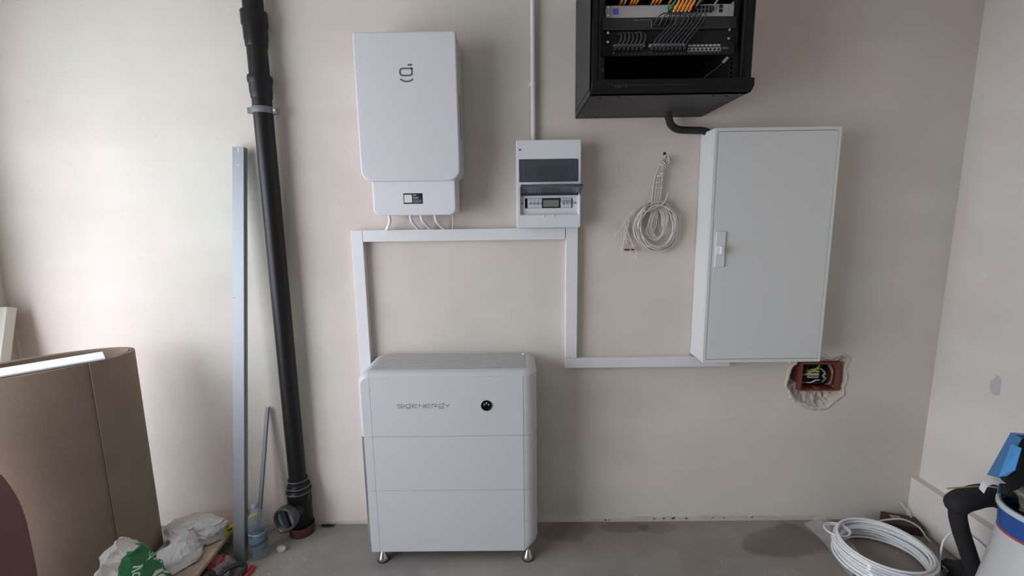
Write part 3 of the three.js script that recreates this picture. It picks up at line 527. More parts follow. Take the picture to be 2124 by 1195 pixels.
  const eL = (a, b) => L(a, b, [[[1, 1], [0.2, 1], [0, 0.8], [0, 0.2], [0.2, 0], [1, 0]], [[0, 0.5], [1, 0.5]]]);
  obj('lettering', [...L(205, 287, [[[1, 1], [0.15, 1], [0, 0.85], [0, 0.62], [0.15, 0.5], [0.85, 0.5], [1, 0.38], [1, 0.13], [0.85, 0], [0, 0]]]), ...L(312, 313, [[[0, 1], [0, 0]]]), ...d(345, 420), ...eL(452, 530), ...L(568, 648, [[[0, 0], [0, 1], [1, 0], [1, 1]]]), ...eL(672, 755), ...L(785, 862, [[[0, 0], [0, 1], [0.85, 1], [1, 0.86], [1, 0.6], [0.85, 0.45], [0.4, 0.45], [1, 0]]]), ...d(893, 975), ...L(1003, 1080, [[[0, 1], [0.25, 0.62], [0.5, 0.5], [0.75, 0.62], [1, 1]], [[0.5, 0.5], [0.5, 0.1]]])], M.ink, t, 'dark grey maker lettering');
}

// ---------- network rack ----------
{
  const x0 = 0.290, x1 = 0.8755, y0 = 2.066, y1 = 2.56, zf = 0.45;
  const t = thing('network_rack', 'black wall-mounted network rack with open front, above the wall cabinet', 'server rack', [0, 0, 0]);
  obj('bottom_panel', bb(x0, x1, y0, y0 + 0.004, 0, zf, 0.001), M.black, t);
  obj('top_panel', bb(x0, x1, y1 - 0.004, y1, 0, zf, 0.001), M.black, t);
  for (const [a, b] of [[x0, x0 + 0.004], [x1 - 0.004, x1]]) obj('side_panel', [bb(a, b, y0, y1, 0, zf, 0.001)], M.rackSide, t);
  obj('side_panel', [bb(x0 - 0.0035, x0, y0 + 0.028, y1, 0.02, zf - 0.028, 0.002)], M.rackSide, t);
  obj('back_panel', bb(x0, x1, y0, y1, 0, 0.004, 0), M.dark, t);
  for (const [a, b] of [[x0, x0 + 0.022], [x1 - 0.022, x1]]) obj('front_post', bb(a, b, y0 + 0.03, y1, zf - 0.03, zf, 0.001), M.rackFront, t);
  const s = new THREE.Shape([[zf - 0.03, y0], [zf, y0], [zf + 0.022, y0 + 0.016], [zf + 0.022, y0 + 0.044], [zf - 0.03, y0 + 0.044]].map((p) => new THREE.Vector2(-p[0], p[1])));
  const rail = obj('front_rail', ext(s, x0, x1 + 0.003, 0.001).rotateY(Math.PI / 2), M.rackFront, t);
  obj('perforation', (() => { const o = []; for (let i = 0; i < 36; i++) o.push(new THREE.BoxGeometry(0.0045, 0.0012, 0.0012).translate(0.365 + i * 0.0078, y0 + 0.0235, zf + 0.0222)); for (const i of [0, 1, 2, 5]) o.push(new THREE.BoxGeometry(0.0025, 0.004, 0.001).translate(0.375 + i * 0.008, y0 + 0.0185, zf + 0.0222)); return o; })(), mat('worn edge of punched steel', [0.10, 0.10, 0.10], 0.5), rail);
  obj('bottom_slot', bb(x0 + 0.08, x1 - 0.19, y0 - 0.0005, y0 + 0.001, 0.032, 0.040, 0), M.dark, t);
  for (const [x, z] of [[0.335, 0.385], [0.40, 0.40], [0.76, 0.40], [0.815, 0.39], [0.335, 0.04], [0.38, 0.03], [0.835, 0.05]]) obj('bottom_screw', lathe([[0, -0.003], [0.004, -0.0025], [0.006, 0], [0.006, 0.001]], 14).translate(x, y0, z), M.dark, t);
  for (const x of [0.338, 0.838]) {
    const r = obj('mounting_rail', bb(x - 0.012, x + 0.012, y0 + 0.02, y1 - 0.01, 0.372, 0.38, 0.0005), M.black, t);
    for (let i = 0; i < 6; i++) obj('rail_hole', bb(x + 0.002 * Math.sign(0.6 - x), x + 0.0105 * Math.sign(0.6 - x), y0 + 0.052 + i * 0.0159, y0 + 0.0605 + i * 0.0159, 0.3795, 0.3806, 0), i % 3 ? M.dark : mat('dusty hole', [0.06, 0.06, 0.06], 0.7), r);
  }
  const X = (px) => 0.350 + (px - 1257) * 0.001783, Yp = (py) => 2.3865 - (py - 16) * 0.001725; // panel drawing units (about 1.8 mm) on the rack face
  const zp = 0.388;
  const screw = (px, py, parent) => obj('panel_screw', [new THREE.CylinderGeometry(0.0048, 0.0055, 0.004, 14).rotateX(Math.PI / 2).translate(X(px), Yp(py), zp + 0.003), new THREE.BoxGeometry(0.007, 0.0012, 0.001).translate(X(px), Yp(py), zp + 0.0052)], M.steel, parent);
  // white router
  const ro = thing('router', 'pale grey rack router with blue screen and orange patch cords', 'router', [0, 0, 0]);
  obj('faceplate', bb(X(1257), X(1524), Yp(37.5), Yp(13), zp - 0.003, zp, 0.001), mat('pale grey faceplate', [0.42, 0.40, 0.395], 0.5), ro);
  obj('chassis', bb(X(1268), X(1513), Yp(36.5), Yp(14), 0.1, zp - 0.003, 0.001), M.dark, ro);
  obj('screen', bb(X(1272), X(1284), Yp(31), Yp(19), zp - 0.001, zp + 0.0012, 0.0005), mat('violet blue screen', [0.04, 0.03, 0.18], 0.25, { emissive: new THREE.Color(0.05, 0.035, 0.25), emissiveIntensity: 0.5 }), ro, 'small blue screen');
  for (const [a, b, c, d] of [[1267, 1267.6, 37, 14], [1513, 1513.6, 37, 13], [1288, 1328, 14.8, 14], [1331, 1371, 14.8, 14]]) obj('seam', bb(X(a), X(b), Yp(c), Yp(d), zp, zp + 0.0004, 0), M.pipeGrey, ro);
  for (let i = 0; i < 12; i++) for (const j of [0, 1]) obj('port', bb(X(1386.5 + i * 7.8), X(1392.8 + i * 7.8), Yp(22.5 + j * 7.6), Yp(15.8 + j * 7.6), zp, zp + 0.0008, 0), M.dark, ro);
  for (const j of [0, 1]) obj('fibre_port', bb(X(1493), X(1500.5), Yp(21.5 + j * 8.5), Yp(14.5 + j * 8.5), zp, zp + 0.0008, 0), mat('dark brown port', [0.025, 0.014, 0.012], 0.6), ro);
  for (let i = 0; i < 5; i++) obj('port_light', new THREE.SphereGeometry(0.0014, 8, 6).translate(X(1394 + i * 7.8), Yp(31.2), zp + 0.024), M.ledWhite, ro);
  for (const [a, b] of [[1262, 18], [1262, 34], [1520, 13], [1520, 31]]) screw(a, b, ro);
  // patch cords above and at the router
  const cord = (label, m, pts, r = 0.0036, group, plug) => {
    const c = thing('network_cable', label, 'cable', [0, 0, 0], group), P = pts.map(([a, b, z]) => [X(a), Yp(b), z]);
    obj('cord', tube(P, r, 30, 8), m, c);
    if (plug) { const [a, b] = plug; obj('plug', bb(X(a - 3.1), X(a + 3.1), Yp(b + 4), Yp(b - 6), zp, zp + 0.02, 0.003), m === M.cableGrey || m.name.includes('cord') && m !== M.orange && m !== M.green ? M.plug : m, c); }
    return c;
  };
  for (let i = 0; i < 5; i++) cord(ORD[i] + ' from the left of five bright orange cords plugged into the router', M.orange, [[1398.6 + i * 7.8, 28, zp + 0.01], [1399.5 + i * 7.8, 22, zp + 0.022], [1404 + i * 7.9, 13, zp + 0.026], [1404.5 + i * 8.4, 4, zp + 0.024], [1405.5 + i * 8.7, -14, zp + 0.02], [1405.5 + i * 8.8, -60, zp + 0.012]], 0.0048, 'orange cords on the router', [1398.5 + i * 7.8, 25]);
  cord('green patch cord left of the orange row on the router', M.green, [[1390.5, 24, zp + 0.01], [1392, 18, zp + 0.022], [1397, 10, zp + 0.026], [1398, 0, zp + 0.024], [1399, -60, zp + 0.012]], 0.0045, null, [1390.5, 22]);
  cord('grey patch cord just right of the orange row on the router', M.cableLight, [[1441, 22, zp + 0.01], [1443, 18, zp + 0.02], [1449, 8, zp + 0.024], [1452, -4, zp + 0.02], [1453, -60, zp + 0.012]], 0.004, null, [1441, 22]);
  cord('grey patch cord beside the first grey one on the router', M.cableLight, [[1448, 15, zp + 0.01], [1452, 10, zp + 0.016], [1456, 0, zp + 0.018], [1456, -60, zp + 0.012]], 0.0036, null, [1447, 16]);
  cord('grey patch cord with black plug at the right end of the router ports', M.cableLight, [[1476, 24, zp + 0.01], [1479, 18, zp + 0.022], [1484, 8, zp + 0.025], [1485, -4, zp + 0.02], [1483, -60, zp + 0.012]], 0.0042, null, [1476, 25]);
  [[1290, 1], [1297, 0], [1310, 0], [1316, 0], [1322, 0], [1356, 1], [1363, 1], [1371, 1], [1390, -1]].forEach(([a, k], i) => cord(['first', 'second', 'third', 'fourth', 'fifth', 'sixth', 'seventh', 'eighth', 'ninth'][i] + ' from the left of nine orange cord ends at the frame top', M.orange, [[a + k * 6, -14, zp + 0.02], [a + k * 3, -4, zp + 0.022], [a, 3, zp + 0.018], [a - k, 6.5, zp + 0.010], [a - k, 7, zp - 0.02]], 0.0042, 'orange cord ends at the top of the rack'));
  tag(obj('rack_blank', bb(X(1250), X(1531), Yp(-12), Yp(-37), zp - 0.004, zp, 0.001), M.dark), 'black rack panel above the router, cut by the frame top', 'rack panel');
  // dark switch
  const sw = thing('network_switch', 'dark green-grey rack switch under the pale router', 'network switch', [0, 0, 0]);
  obj('faceplate', bb(X(1250), X(1531), Yp(62.5), Yp(38.2), zp - 0.003, zp, 0.001), M.darkGreen, sw);
  obj('chassis', bb(X(1262), X(1519), Yp(62), Yp(39), 0.15, zp - 0.003, 0.001), M.dark, sw);
  obj('port_surround', bb(X(1352), X(1462), Yp(58), Yp(44), zp, zp + 0.0012, 0.0004), M.dark, sw);
  obj('print', [bb(X(1316), X(1325), Yp(43.5), Yp(42.5), zp, zp + 0.0004, 0), bb(X(1328), X(1354), Yp(43), Yp(42.4), zp, zp + 0.0004, 0), bb(X(1352.5), X(1354), Yp(58), Yp(45), zp + 0.001, zp + 0.0016, 0)], mat('light print', [0.28, 0.28, 0.27], 0.5), sw);
  for (let i = 0; i < 14; i++) obj('port', bb(X(1355 + i * 7.4), X(1361 + i * 7.4), Yp(57), Yp(51.5), zp + 0.001, zp + 0.0018, 0), mat('port mouth', [0.004, 0.004, 0.004], 0.4), sw);
  // blank panel and patch panel
  const bl = thing('rack_blank', 'plain black rack blank between the dark switch and the patch strip', 'rack panel', [0, 0, 0]);
  obj('faceplate', bb(X(1250), X(1531), Yp(89.5), Yp(63.5), zp - 0.010, zp - 0.006, 0.001), M.dark, bl);
  for (const [a, b] of [[1262, 68.5], [1262, 87], [1516, 66], [1515, 83.5]]) screw(a, b, bl);
  const pp = thing('port_strip', 'black patch strip with white label strips and eight free ports', 'patch panel', [0, 0, 0]);
  obj('faceplate', bb(X(1250), X(1531), Yp(115), Yp(90.5), zp - 0.003, zp, 0.001), M.dark, pp);
  const lab = mat('label strip', [0.36, 0.37, 0.39], 0.5);
  obj('label_strip', bb(X(1274), X(1340), Yp(98), Yp(91.5), zp, zp + 0.003, 0.0005), lab, pp); obj('label_strip', bb(X(1348), X(1424), Yp(99), Yp(91.5), zp, zp + 0.003, 0.0005), lab, pp);
  obj('label_end', bb(X(1274), X(1276), Yp(110), Yp(98), zp, zp + 0.002, 0.0005), lab, pp); obj('label_end', bb(X(1352), X(1354), Yp(109), Yp(98), zp, zp + 0.002, 0.0005), lab, pp);
  const bright = mat('pale label', [0.42, 0.44, 0.50], 0.5), rimm = mat('white port rim', [0.34, 0.33, 0.33], 0.5);
  for (let i = 0; i < 8; i++) {
    const a = 1431.5 + i * 8.65;
    obj('port_label', bb(X(a + 0.8), X(a + 7.4), Yp(97.8), Yp(94), zp, zp + 0.001, 0.0003), bright, pp);
    const p = obj('port', ext((() => { const s = rrect(X(a), X(a + 8.6), Yp(108), Yp(100.2), 0.0005); const h = new THREE.Path([[a + 1.3, 106.6], [a + 7.3, 106.6], [a + 7.3, 103.2], [a + 5.6, 103.2], [a + 5.6, 101.2], [a + 3, 101.2], [a + 3, 103.2], [a + 1.3, 103.2]].map(([u, v]) => new THREE.Vector2(X(u), Yp(v)))); s.holes.push(h); return s; })(), zp, zp + 0.0012), rimm, pp);
  }
  const font = await new FontLoader().loadAsync('fonts/droid/droid_sans_bold.typeface.json');
  const word = (s, size, x, y, z) => { const g = new TextGeometry(s, { font, size, depth: 0.0004, curveSegments: 3 }); return g.translate(x, y, z); };
  obj('lettering', word('CAT.6', 0.0062, X(1503.5), Yp(103.5), zp + 0.0002), rimm, pp);
  obj('port_number', Array.from({ length: 24 }, (_, i) => word(String(i + 1), 0.0028, X(i < 8 ? 1278 + i * 8.6 : i < 16 ? 1356 + (i - 8) * 8.6 : 1434.5 + (i - 16) * 8.65), Yp(112.2), zp + 0.0002)), rimm, pp);
  for (let i = 0; i < 7; i++) cord(ORD[i] + ' from the left of seven short dark cords arching over the patch strip', M.cableGrey, [[1277 + i * 9, 104, zp + 0.004], [1281 + i * 8.8, 96, zp + 0.022], [1286 + i * 8.4, 88, zp + 0.03], [1287.5 + i * 8.2, 76 - (i % 3) * 1.5, zp + 0.022], [1285 + i * 7.6, 71 - (i % 2) * 1.2, zp + 0.008], [1284 + i * 7.6, 72, zp - 0.006]], 0.0030, 'short cords on the patch panel', [1277 + i * 9, 103]);
  for (let i = 0; i < 9; i++) cord(ORD[i] + ' from the left of nine long dark cords from switch to patch strip', i % 3 === 1 ? M.cableLight.clone() && mat('mid grey cord', [0.055, 0.058, 0.062], 0.5) : mat('dark grey cord', [0.033, 0.035, 0.038], 0.5), [[1358 + i * 11, 54, zp + 0.004], [1364 + i * 10.5, 42, zp + 0.024], [1375 + i * 9.8, 37 + (i % 2), zp + 0.034], [1388 + i * 8.8, 43, zp + 0.036], [1388 + i * 8.2, 55, zp + 0.036], [1374 + i * 8.4, 72, zp + 0.032], [1360 + i * 8.6, 87, zp + 0.026], [1354.5 + i * 8.6, 98, zp + 0.018], [1353 + i * 8.6, 106, zp + 0.004]], 0.0026, 'long cords between switch and patch panel', [1354 + i * 8.4, 104]);
  const lp = thing('loose_plug', 'loose pale plug on a thin black cord inside the rack, lower right', 'cable', [0, 0, 0]);
  obj('plug', [new RoundedBoxGeometry(0.011, 0.026, 0.009, 2, 0.002).rotateZ(-0.75).translate(X(1512), Yp(126.5), zp)], mat('grey plug', [0.28, 0.28, 0.27], 0.4), lp);
  obj('cord', tube([[X(1508), Yp(131), zp], [X(1495), Yp(143), zp - 0.01], [X(1478), Yp(156), zp - 0.03], [X(1465), Yp(170), zp - 0.05]], 0.0022, 24, 6), M.cableGrey, lp);
  tag(obj('cable_bundle', tube([[0.690, 2.068, 0.085], [0.700, 2.050, 0.075], [0.718, 2.022, 0.06], [0.752, 2.003, 0.052], [0.82, 1.998, 0.05], [0.875, 1.995, 0.045], [0.925, 1.972, 0.04]], 0.0165, 50, 14), M.cableBlack), 'thick black cable bundle from the rack bottom to the wall cabinet', 'cable');
}

// ---------- hanging coil of pale wires ----------
{
  const k = 0.000527, t = thing('hanging_wire_coil', 'tangled coil of pale installation wires hanging from a wall hole', 'wire coil', [0.6775, 1.7435, 0]);
  const W = (x, y, z) => [(x - 480) * k, (430 - y) * k * 0.953, z]; // drawing units of about half a millimetre
  const strand = (pts, r, m) => obj('wire', tube(pts, r, Math.max(20, pts.length * 7), 6), m, t);
  const tones = [M.cable, mat('cream sheath', [0.68, 0.635, 0.58], 0.55), mat('beige sheath', [0.53, 0.48, 0.43], 0.6)];
  obj('painted_wall_hole', new THREE.IcosahedronGeometry(0.009, 2).scale(0.8, 1.7, 0.25).rotateZ(0.3).translate(...W(548, 125, 0.0005)), M.dark, t, 'near-black blob painting the shade of a small wall hole');  // near-black blob paints the shade of the hole; the wall is solid
  for (let i = 0; i < 9; i++) { // out of the wall, knotted, down to the coil
    const o = (i - 4) / 8 + (rnd() - 0.5) * 0.12, q = (rnd() - 0.5);
    strand([W(548 + o * 10, 125 + q * 10, 0.0), W(545 + o * 22, 160, 0.018), W(522 + o * 60, 200 + q * 20, 0.03), W(498 + o * 40, 250, 0.028 + q * 0.01), W(485 + o * 56, 310, 0.025 + q * 0.012), W(478 + o * 70, 400, 0.025 + q * 0.014), W(468 + o * 74, 520, 0.03 + q * 0.012), W(452 + o * 60, 620, 0.035 + q * 0.01)], 0.0021 + rnd() * 0.0006, tones[i % 3]);
  }
  for (const [cx, cy, rx, ry, tilt] of [[505, 205, 20, 22, 0.5], [520, 200, 16, 26, 0.9], [540, 195, 22, 20, 1.6], [556, 185, 12, 24, 0.2], [548, 160, 10, 30, -0.2], [486, 306, 33, 10, -0.2], [484, 314, 33, 12, 0.1], [478, 420, 40, 8, 0.25], [488, 350, 26, 34, 0.7]]) {
    const p = Array.from({ length: 12 }, (_, i) => { const a = i / 12 * Math.PI * 2, x = Math.cos(a) * rx, y = Math.sin(a) * ry; return V(...W(cx + x * Math.cos(tilt) - y * Math.sin(tilt), cy + x * Math.sin(tilt) + y * Math.cos(tilt), 0.03 + Math.sin(a + 1) * 0.012)); });
    obj('tie', tube(p, 0.0019, 40, 6, true), tones[1], t);
  }
  for (let i = 0; i < 15; i++) { // the loops
    const f = i / 14, cx = 482 + (rnd() - 0.5) * 26 + f * 6, cy = 785 + (rnd() - 0.5) * 22, rx = 150 + f * 58 + (rnd() - 0.5) * 16, ry = 195 + f * 45 + (rnd() - 0.5) * 14, ph = rnd() * 6, tilt = (rnd() - 0.5) * 0.16;
    const p = Array.from({ length: 18 }, (_, j) => { const a = j / 18 * Math.PI * 2, w = 1 + 0.03 * Math.sin(a * 3 + ph), x = Math.cos(a) * rx * w, y = Math.sin(a) * ry * w; return V(...W(cx + x * Math.cos(tilt) - y * Math.sin(tilt), Math.max(535 + rnd() * 14, cy + y * Math.cos(tilt) + x * Math.sin(tilt)), 0.022 + (1 - f) * 0.02 + Math.sin(a * 2 + ph) * 0.007)); });
    obj('wire', tube(p, 0.0021 + rnd() * 0.0005, 110, 6, true), tones[i % 3], t);
  }
  for (let i = 0; i < 7; i++) { // inner hanging loops
    const o = i * 24, d = rnd() * 30;
    strand([W(440 + i * 8, 540, 0.03), W(432 + o * 0.4, 640, 0.024), W(396 + o * 0.5 + d * 0.4, 740 + d, 0.022), W(392 + o * 0.5 - d * 0.3, 820 + d, 0.024), W(425 + o * 0.6, 888 + d * 0.5, 0.03), W(500 + o * 0.2, 908 - i * 9, 0.034), W(552 - i * 2, 850 - d * 2, 0.034), W(574 - i * 8, 770, 0.03), W(568 - i * 10 + d * 0.5, 690, 0.028), W(545 - i * 11, 590, 0.03)], 0.002, tones[i % 3]);
  }
  for (let i = 0; i < 11; i++) { // tails to the lower left: one bundle that splays out near its ends
    const q = () => (rnd() - 0.5), e = [[110, 885], [140, 965], [178, 1020], [186, 1012], [196, 1000], [252, 1050], [305, 1090], [192, 985], [175, 1008], [262, 985], [130, 850]][i];
    strand([W(420 + q() * 30, 548 + q() * 12, 0.03), W(330 + q() * 20, 590 + q() * 26, 0.034), W(250 + q() * 26, 665 + q() * 30, 0.032), W(190 + q() * 26 + (i === 9 ? 50 : 0), 745 + q() * 24, 0.030), W((190 + e[0]) / 2 + q() * 34 - 6, (760 + e[1]) / 2 + q() * 30, 0.027), W(e[0] + q() * 8 + 5, e[1] - 55 + q() * 8, 0.024), W(...e, 0.02)], 0.0019, tones[(i + 1) % 3]);
  }
  strand([W(245, 680, 0.03), W(205, 718, 0.03), W(160, 735, 0.034), W(100, 762, 0.03), W(35, 802, 0.02)], 0.0009, tones[2]);
  strand([W(690, 690, 0.03), W(715, 660, 0.03), W(750, 632, 0.034), W(785, 616, 0.03), W(815, 612, 0.024)], 0.0008, tones[2]);
  obj('cut_cable_end', tube([W(400, 570, 0.04), W(360, 590, 0.05), W(348, 625, 0.052), W(375, 645, 0.053), W(430, 620, 0.05), W(495, 590, 0.05), W(535, 555, 0.05), W(552, 510, 0.048), W(566, 475, 0.045)], 0.0042, 50, 8), tones[2], t, 'thick cut cable end');
  obj('rusty_tape', bb(W(195, 0, 0)[0], W(302, 0, 0)[0], W(0, 1014, 0)[1], W(0, 997, 0)[1], 0.018, 0.023, 0.002), mat('rust brown tape', [0.13, 0.06, 0.035], 0.8), t, 'rust brown tape on the wire tails');
}

// ---------- cardboard roll, boards and bags, lower left ----------
{
  const t = thing('cardboard_roll', 'big flattened roll of brown cardboard standing at the left edge', 'cardboard roll', [-1.965, 0, 0.452]);
  const H = 1.05, a = 0.325, b = 0.168, N = 420, turns = 3.0, th = 0.005;
  const at = (s) => { // s from 0 (outer free edge) inward
    const q = 0.33 * Math.PI - s * turns * Math.PI * 2, o = s * turns * 0.011, e = 1.02;
    const ct = Math.cos(q), st = Math.sin(q), T = Math.sign(ct) * Math.pow(Math.abs(ct), e) * (a - o), Wd = Math.sign(st) * Math.pow(Math.abs(st), e) * (b - o);
    return [0.7071 * (Wd - T * -1) * 1, 0.7071 * (Wd + T * -1)];
  };
  const pos = [], uv = [], idx = [];
  let len = 0, prev = null;
  for (let i = 0; i <= N; i++) {
    const p = at(i / N), q = at(Math.min(1, (i + 1) / N)), r = at(Math.max(0, (i - 1) / N)), dx = q[0] - r[0], dz = q[1] - r[1], L = Math.hypot(dx, dz), nx = dz / L * th, nz = -dx / L * th;
    if (prev) len += Math.hypot(p[0] - prev[0], p[1] - prev[1]); prev = p;
    for (const [o, y] of [[0, 0], [0, H], [1, H], [1, 0]]) { pos.push(p[0] + nx * o, y, p[1] + nz * o); uv.push(len, y + o * 0.005); }
  }
  for (let i = 0; i < N; i++) for (let k = 0; k < 4; k++) { const A = i * 4 + k, B = i * 4 + (k + 1) % 4; idx.push(A, A + 4, B, B, A + 4, B + 4); }
  idx.push(0, 1, 2, 0, 2, 3);
  let g = new THREE.BufferGeometry(); g.setAttribute('position', new THREE.Float32BufferAttribute(pos, 3)); g.setAttribute('uv', new THREE.Float32BufferAttribute(uv, 2)); g.setIndex(idx);
  obj('cardboard_sheet', toCreasedNormals(g, 0.7), M.card, t);
}
tag(obj('white_strip', new RoundedBoxGeometry(0.56, 0.008, 0.135, 2, 0.002).rotateY(0.785).translate(-1.965, 1.056, 0.545), mat('white foam board', [0.80, 0.81, 0.84], 0.6)), 'white foam strip lying across the top of the cardboard roll', 'foam strip');
{
  const g = new RoundedBoxGeometry(0.42, 1.27, 0.045, 2, 0.003).translate(-0.21, 0.635, 0);
  const t = tag(obj('plaster_board', g, mat('cream board face', [0.66, 0.65, 0.58], 0.7)), 'cream white board leaning in the left corner behind the roll', 'board');
  t.scale.x = 0.2; t.position.set(-2.43, 0, 0.43); t.rotation.x = -0.285;
}
// a loft's own front print
function canvasMap(w, h, draw) { const c = document.createElement('canvas'); c.width = w; c.height = h; draw(c.getContext('2d')); const t = new THREE.CanvasTexture(c); t.colorSpace = THREE.SRGBColorSpace; return t; }
{
  const g = loft([[0, -0.20, 0.045, 0.22, 0], [0.03, -0.215, 0.055, 0.26, 0], [0.2, -0.20, 0.058, 0.27, 0], [0.42, -0.17, 0.058, 0.28, 0], [0.62, -0.175, 0.052, 0.26, 0], [0.74, -0.19, 0.035, 0.22, 0], [0.80, -0.22, 0.005, 0.16, 0], [0.84, -0.24, -0.05, 0.1, 0], [0.858, -0.2, -0.12, 0.02, 0]], { crease: 0.004, freq: 5, s: 3, pow: 1 });
  tag(obj('maroon_shape', g.translate(-1.78, 0, 0.86), mat('plain maroon', [0.17, 0.088, 0.082], 0.9)), 'dark maroon rounded shape cut by the left frame edge', 'sack');  // smooth maroon body for an unidentified form at the edge
}
{ // plywood board on blocks
  const t = thing('plywood_board', 'pale plywood board lying low on two blocks beside the tall profile', 'board', [0, 0, 0]);
  obj('board_sheet', (() => { const g = bb(-1.68, -1.40, 0.082, 0.1, 0.02, 0.475, 0.001); metreUV(g, (x, y, z) => [x, z + y]); return g.translate(1.5, 0, -0.3).rotateY(0.07).translate(-1.51, 0, 0.31); })(), M.wood, t);
  for (const z of [0.10, 0.37]) obj('block', bb(-1.64, -1.45, 0, 0.082, z, z + 0.05, 0.002), M.wood, t);
}
{
  const t = thing('spirit_level', 'yellow spirit level with black marks lying on the plywood board', 'spirit level', [-1.432, 0.101, 0.222]);
  t.rotation.y = 0.93;
  obj('level_body', bb(-0.02, 0.16, 0, 0.032, -0.011, 0.011, 0.002), mat('yellow paint', [0.55, 0.47, 0.05], 0.45), t);
  obj('level_end', bb(-0.085, -0.02, 0, 0.032, -0.011, 0.011, 0.002), mat('pale grey end', [0.42, 0.40, 0.36], 0.6), t);
  for (const [a, b, c, d] of [[-0.022, -0.014, 0.0, 0.0325], [-0.034, -0.008, 0.024, 0.0325], [0.012, 0.03, 0.018, 0.027], [0.042, 0.05, 0.016, 0.027]]) obj('black_mark', bb(a, b, c, d, -0.0114, 0.0116, 0.0005), M.dark, t);
}
{ // white carrier bag on the board: folded top and gathered skirt
  const t = thing('carrier_bag', 'crumpled plain white plastic bag lying on the plywood board', 'plastic bag', [-1.54, 0.1, 0.26]);
  obj('bag_top', facets(loft([[0.004, -0.11, 0.12, 0.14, -0.03], [0.025, -0.14, 0.11, 0.17, -0.03], [0.05, -0.155, 0.12, 0.15, -0.03], [0.068, -0.15, 0.11, 0.12, -0.035], [0.082, -0.09, 0.09, 0.08, -0.04], [0.087, -0.02, 0.03, 0.03, -0.04]], { crease: 0.014, freq: 11, s: 31, sub: 3, seg: 30 }), 0.02, 0.5), M.bag, t);
  obj('bag_skirt', facets(loft([[0.0, -0.11, 0.07, 0.2, 0.13], [0.012, -0.12, 0.09, 0.22, 0.12], [0.035, -0.08, 0.075, 0.16, 0.10], [0.06, -0.035, 0.045, 0.09, 0.075], [0.085, -0.016, 0.024, 0.05, 0.05], [0.10, -0.006, 0.012, 0.02, 0.04]], { crease: 0.022, freq: 12, s: 41, sub: 3, seg: 26 }), 0.02, 0.5), M.bag, t);
}
{ // printed sack in front
  const map = canvasMap(512, 512, (c) => {
    const poly = (col, pts) => { c.fillStyle = col; c.beginPath(); pts.forEach(([x, y], i) => i ? c.lineTo(x, y) : c.moveTo(x, y)); c.fill(); };
    c.fillStyle = '#b9b5ae'; c.fillRect(0, 0, 512, 512);
    poly('#1d6a3a', [[318, 50], [370, 66], [512, 150], [512, 512], [262, 512], [280, 256], [296, 130]]);
    poly('#b9c9b6', [[455, 130], [512, 170], [512, 190], [440, 250], [452, 190]]);
    for (let i = 0; i < 3; i++) poly('#c8cfc4', [[430 + i * 28, 300], [452 + i * 24, 215], [462 + i * 24, 215], [444 + i * 28, 300]]);
    const word = (t, size, x, y, r, col) => { c.fillStyle = col; c.save(); c.translate(x, y); c.rotate(r); c.font = 'bold ' + size + 'px sans-serif'; c.fillText(t, 0, 0); c.restore(); };
    word('ISOV', 50, 402, 238, -Math.PI / 2 + 0.06, '#c3cfc0');
    poly('#a98a84', [[120, 300], [150, 216], [300, 212], [280, 300]]);
    word('S', 62, 128, 178, -0.5, '#2c2a2e'); word('0', 48, 226, 205, -0.15, '#2c2a2e');
    c.fillStyle = '#8a3f3a'; c.fillRect(178, 150, 26, 42);
  });
  const g = facets(loft([[0, -0.15, 0.13, 0.14, 0], [0.08, -0.145, 0.14, 0.18, 0], [0.17, -0.125, 0.13, 0.17, 0], [0.235, -0.10, 0.095, 0.14, 0], [0.285, -0.08, 0.055, 0.11, 0], [0.325, -0.058, 0.02, 0.08, 0], [0.352, -0.038, -0.005, 0.05, 0], [0.362, -0.028, -0.016, 0.015, 0]], { crease: 0.022, freq: 8, s: 57, sub: 3, seg: 30 }), 0.018, 0.6);
  tag(obj('printed_sack', g.translate(-1.585, 0, 0.585), mat('printed plastic sack', [1, 1, 1], 0.42, { map, ...DS })), 'crumpled white and green printed plastic sack on the floor', 'plastic bag');
}
{ // water bottle
  const t = thing('water_bottle', 'empty clear plastic water bottle with pale blue label beside the tall profile', 'bottle', [-1.262, 0, 0.235]);
  const pet = mat('clear pet', [0.86, 0.91, 0.94], 0.06, { transmission: 0.9, thickness: 0, ...DS });
  obj('bottle_body', crumple(lathe([[0, 0.004], [0.03, 0.002], [0.038, 0.012], [0.039, 0.05], [0.037, 0.055], [0.039, 0.06], [0.039, 0.13], [0.036, 0.136], [0.039, 0.142], [0.038, 0.19], [0.030, 0.225], [0.014, 0.25], [0.0125, 0.262]], 36), 0.003, 40, 4), pet, t);
  obj('bottle_cap', lathe([[0, 0.278], [0.014, 0.278], [0.0148, 0.27], [0.0148, 0.258], [0.012, 0.257]], 24), mat('grey blue cap', [0.22, 0.27, 0.33], 0.5), t);
  const map = canvasMap(256, 128, (c) => { c.fillStyle = '#5f7482'; c.fillRect(0, 0, 256, 128); c.fillStyle = '#93a4ad'; c.fillRect(0, 20, 256, 26); c.strokeStyle = '#3d4b58'; c.lineWidth = 5; for (const y of [60, 84, 108]) { c.beginPath(); c.moveTo(0, y + 10); c.lineTo(256, y - 14); c.stroke(); } });
  obj('bottle_label', lathe([[0.0395, 0.045], [0.0402, 0.05], [0.0402, 0.135], [0.0395, 0.14]], 36), mat('pale blue label', [1, 1, 1], 0.4, { map, ...DS }), t);
}
const lump = (name, label, cat, m, x, y, z, sx, sy, sz, s, amp = 0.6) => tag(obj(name, crumple(mergeVertices(new THREE.IcosahedronGeometry(1, 5)), amp, 1.5, s).scale(sx, sy, sz).translate(x, y, z), m), label, cat);
